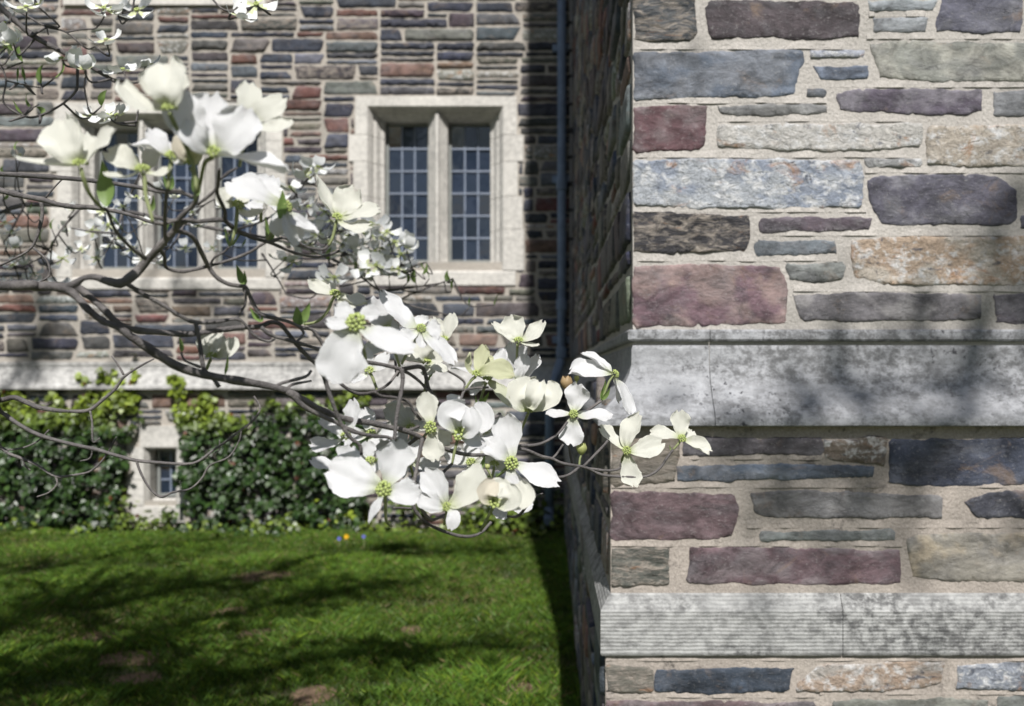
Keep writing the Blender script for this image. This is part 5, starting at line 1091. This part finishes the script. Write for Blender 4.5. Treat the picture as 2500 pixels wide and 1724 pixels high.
# upper crown of the same tree, above and left of the frame, with extra boughs added to cast shade
cv, cfc, cc = [], [], []
for q in range(15):
    an = q*0.7+0.3; top = Vector((-2.45+1.2*math.cos(an)-0.5, 2.5+1.0*math.sin(an), 3.3+0.6*math.sin(q*2.1))); s0 = tr[3+q % 3]
    if q >= 9: top = Vector((-1.75+0.17*(q-9), 0.45+0.35*((q*7) % 3)/2, 3.0+0.12*((q*5) % 4)))  # added boughs, out of view, dense enough to shade the rear boughs below
    S = catmull([s0, s0.lerp(top, 0.5)+Vector((0, 0, 0.15)), top], 6); sv, sf = tube(S, list(np.linspace(0.03, 0.006, len(S))), 7, 0.1); mk('branch', sv, sf, M['bark'], dog, s0, True)
    for k in range(34 if q < 9 else 75):
        c = S[rb.randrange(4 if q < 9 else 7, len(S))]+(Vector((rb.gauss(0, .25), rb.gauss(0, .25), rb.gauss(.08, .14))) if q < 9 else Vector((rb.gauss(-.03, .10), rb.gauss(0, .2), rb.gauss(.03, .10))))
        for t in range(4):
            a_ = t*1.57+rb.random(); d1 = Vector((math.cos(a_), math.sin(a_), .25))*0.045; d2 = Vector((-math.sin(a_), math.cos(a_), 0))*0.017; b = len(cv)
            cv += [c, c+d1*.6+d2, c+d1, c+d1*.6-d2]; cfc.append((b, b+1, b+2, b+3)); cc.append(WHITE)
o = mk('crown', cv, cfc, M['bract'], dog, None, False, cc, None, [0.0]*len(cv)); o['kind'] = 'stuff'

# ================================================================== TREES BEHIND THE CAMERA (they dapple the lawn and fill the window reflections)
def shade_tree(base, height, limbs, label, seed, crown=True, dens=260, lsz=0.07):
    r = random.Random(seed); root = empty('shade_tree', base, label, 'tree', None); b = Vector(base); tp = b+Vector((r.uniform(-.4, .4), r.uniform(-.4, .4), height*0.8))
    S = catmull([b-Vector((0, 0, .1)), b.lerp(tp, .35)+Vector((.12, 0, 0)), b.lerp(tp, .7)-Vector((.1, .1, 0)), tp], 6); sv, sf = tube(S, list(np.linspace(0.28, 0.07, len(S))), 12, 0.1); mk('trunk', sv, sf, M['bark_big'], root, base, True)
    cv, cf2 = [], []
    def leaves(c, n, sp):
        for _ in range(n):
            p = c+Vector((r.gauss(0, sp), r.gauss(0, sp), r.gauss(0, sp*0.6))); a = Vector((r.gauss(0, 1), r.gauss(0, 1), r.gauss(0, .6))).normalized(); q = a.orthogonal().normalized(); s = lsz*r.uniform(.6, 1.3); k = len(cv)
            cv.extend([p, p+a*s*.5+q*s*.35, p+a*s, p+a*s*.5-q*s*.35]); cf2.append((k, k+1, k+2, k+3))
    for L in limbs:
        pts = [Vector(p) for p in L[0]]; st_ = min(S, key=lambda x: (x-pts[0]).length+abs(x.z-(pts[0].z-1.5))); ww = L[1]
        T = catmull([st_]+pts, 6); sv, sf = tube(T, list(np.linspace(ww, ww*.3, len(T))), 8, 0.1); mk('limb', sv, sf, M['bark_big'], root, st_, True)
        for p in T[7:]: leaves(p, L[2], L[3])
    if crown:
        for q in range(dens//20):
            an = r.uniform(0, 6.28); rad = r.uniform(.5, 2.6); t_ = tp+Vector((math.cos(an)*rad, math.sin(an)*rad, r.uniform(-height*.35, height*.25))); s0 = r.choice(S[8:])
            T = catmull([s0, s0.lerp(t_, .5)+Vector((0, 0, .3)), t_], 4); sv, sf = tube(T, list(np.linspace(.06, .012, len(T))), 6); mk('limb', sv, sf, M['bark_big'], root, s0, True)
            for p in T[3:]: leaves(p, 26, .38)
    o = mk('foliage', cv, cf2, M['shade_leaf'], root); o['kind'] = 'stuff'
def G(u, v, t):
    d = FPX*EYE/(v-V0); p = P(u, v, d); return tuple(p+SUNV*t)
def Wl(u, v, y, t): return tuple(P(u, v, y)+SUNV*t)
LIMBS = [([G(100,1700,10), G(340,1705,9.8), G(544,1664,9.6), G(756,1630,9.5), G(1028,1600,9.4), G(1330,1588,9.3)], 0.07, 28, 0.14),
         ([G(-60,1690,9.6), G(212,1640,9.4), G(340,1572,9.2), G(544,1515,9.0), G(726,1480,8.8), G(847,1450,8.6), G(1028,1436,8.5)], 0.08, 36, 0.18),
         ([G(-100,1560,9.4), G(80,1500,9.2), G(250,1460,9.0), G(420,1430,8.9), G(600,1440,8.8), G(700,1400,8.6)], 0.08, 44, 0.22),
         ([G(-100,1410,9.2), G(100,1400,9.0), G(260,1370,8.8), G(420,1345,8.7), G(540,1320,8.6)], 0.06, 16, 0.15),
         ([G(800,1370,8.8), G(950,1362,8.7), G(1100,1356,8.6), G(1270,1350,8.5)], 0.06, 18, 0.14),
         ([Wl(20,990,YB,12.4), Wl(75,900,YB,12.2), Wl(100,780,YB,12.0), Wl(70,640,YB,11.8)], 0.04, 12, 0.11),
         ([Wl(330,760,YB,12.2), Wl(440,720,YB,12.0), Wl(560,745,YB,11.8)], 0.03, 7, 0.09)]
shade_tree((-5.2, -4.5, 0), 9.5, LIMBS, 'tall spring-leaved tree whose limbs shade the lawn, behind the viewpoint', 31, True, 120)
shade_tree((2.6, -8.5, 0), 10.5, [([Wl(2600,1150,2.35,9), Wl(2300,1120,2.35,8.8), Wl(2000,1180,2.35,8.7), Wl(1750,1150,2.35,8.6)], 0.03, 7, 0.12), ([Wl(2600,900,2.35,9), Wl(2350,880,2.35,8.8), Wl(2150,930,2.35,8.6), Wl(1950,960,2.35,8.5)], 0.03, 6, 0.09)], 'slender spring-leaved tree beside the path behind the viewpoint', 32, False)
shade_tree((-9.0, -11.0, 0), 11, [], 'round-headed tree across the path, far left behind the viewpoint', 33, True, 300, 0.12)
shade_tree((-1.0, -16.0, 0), 12, [], 'round-headed tree across the path, straight behind the viewpoint', 34, True, 300, 0.12)
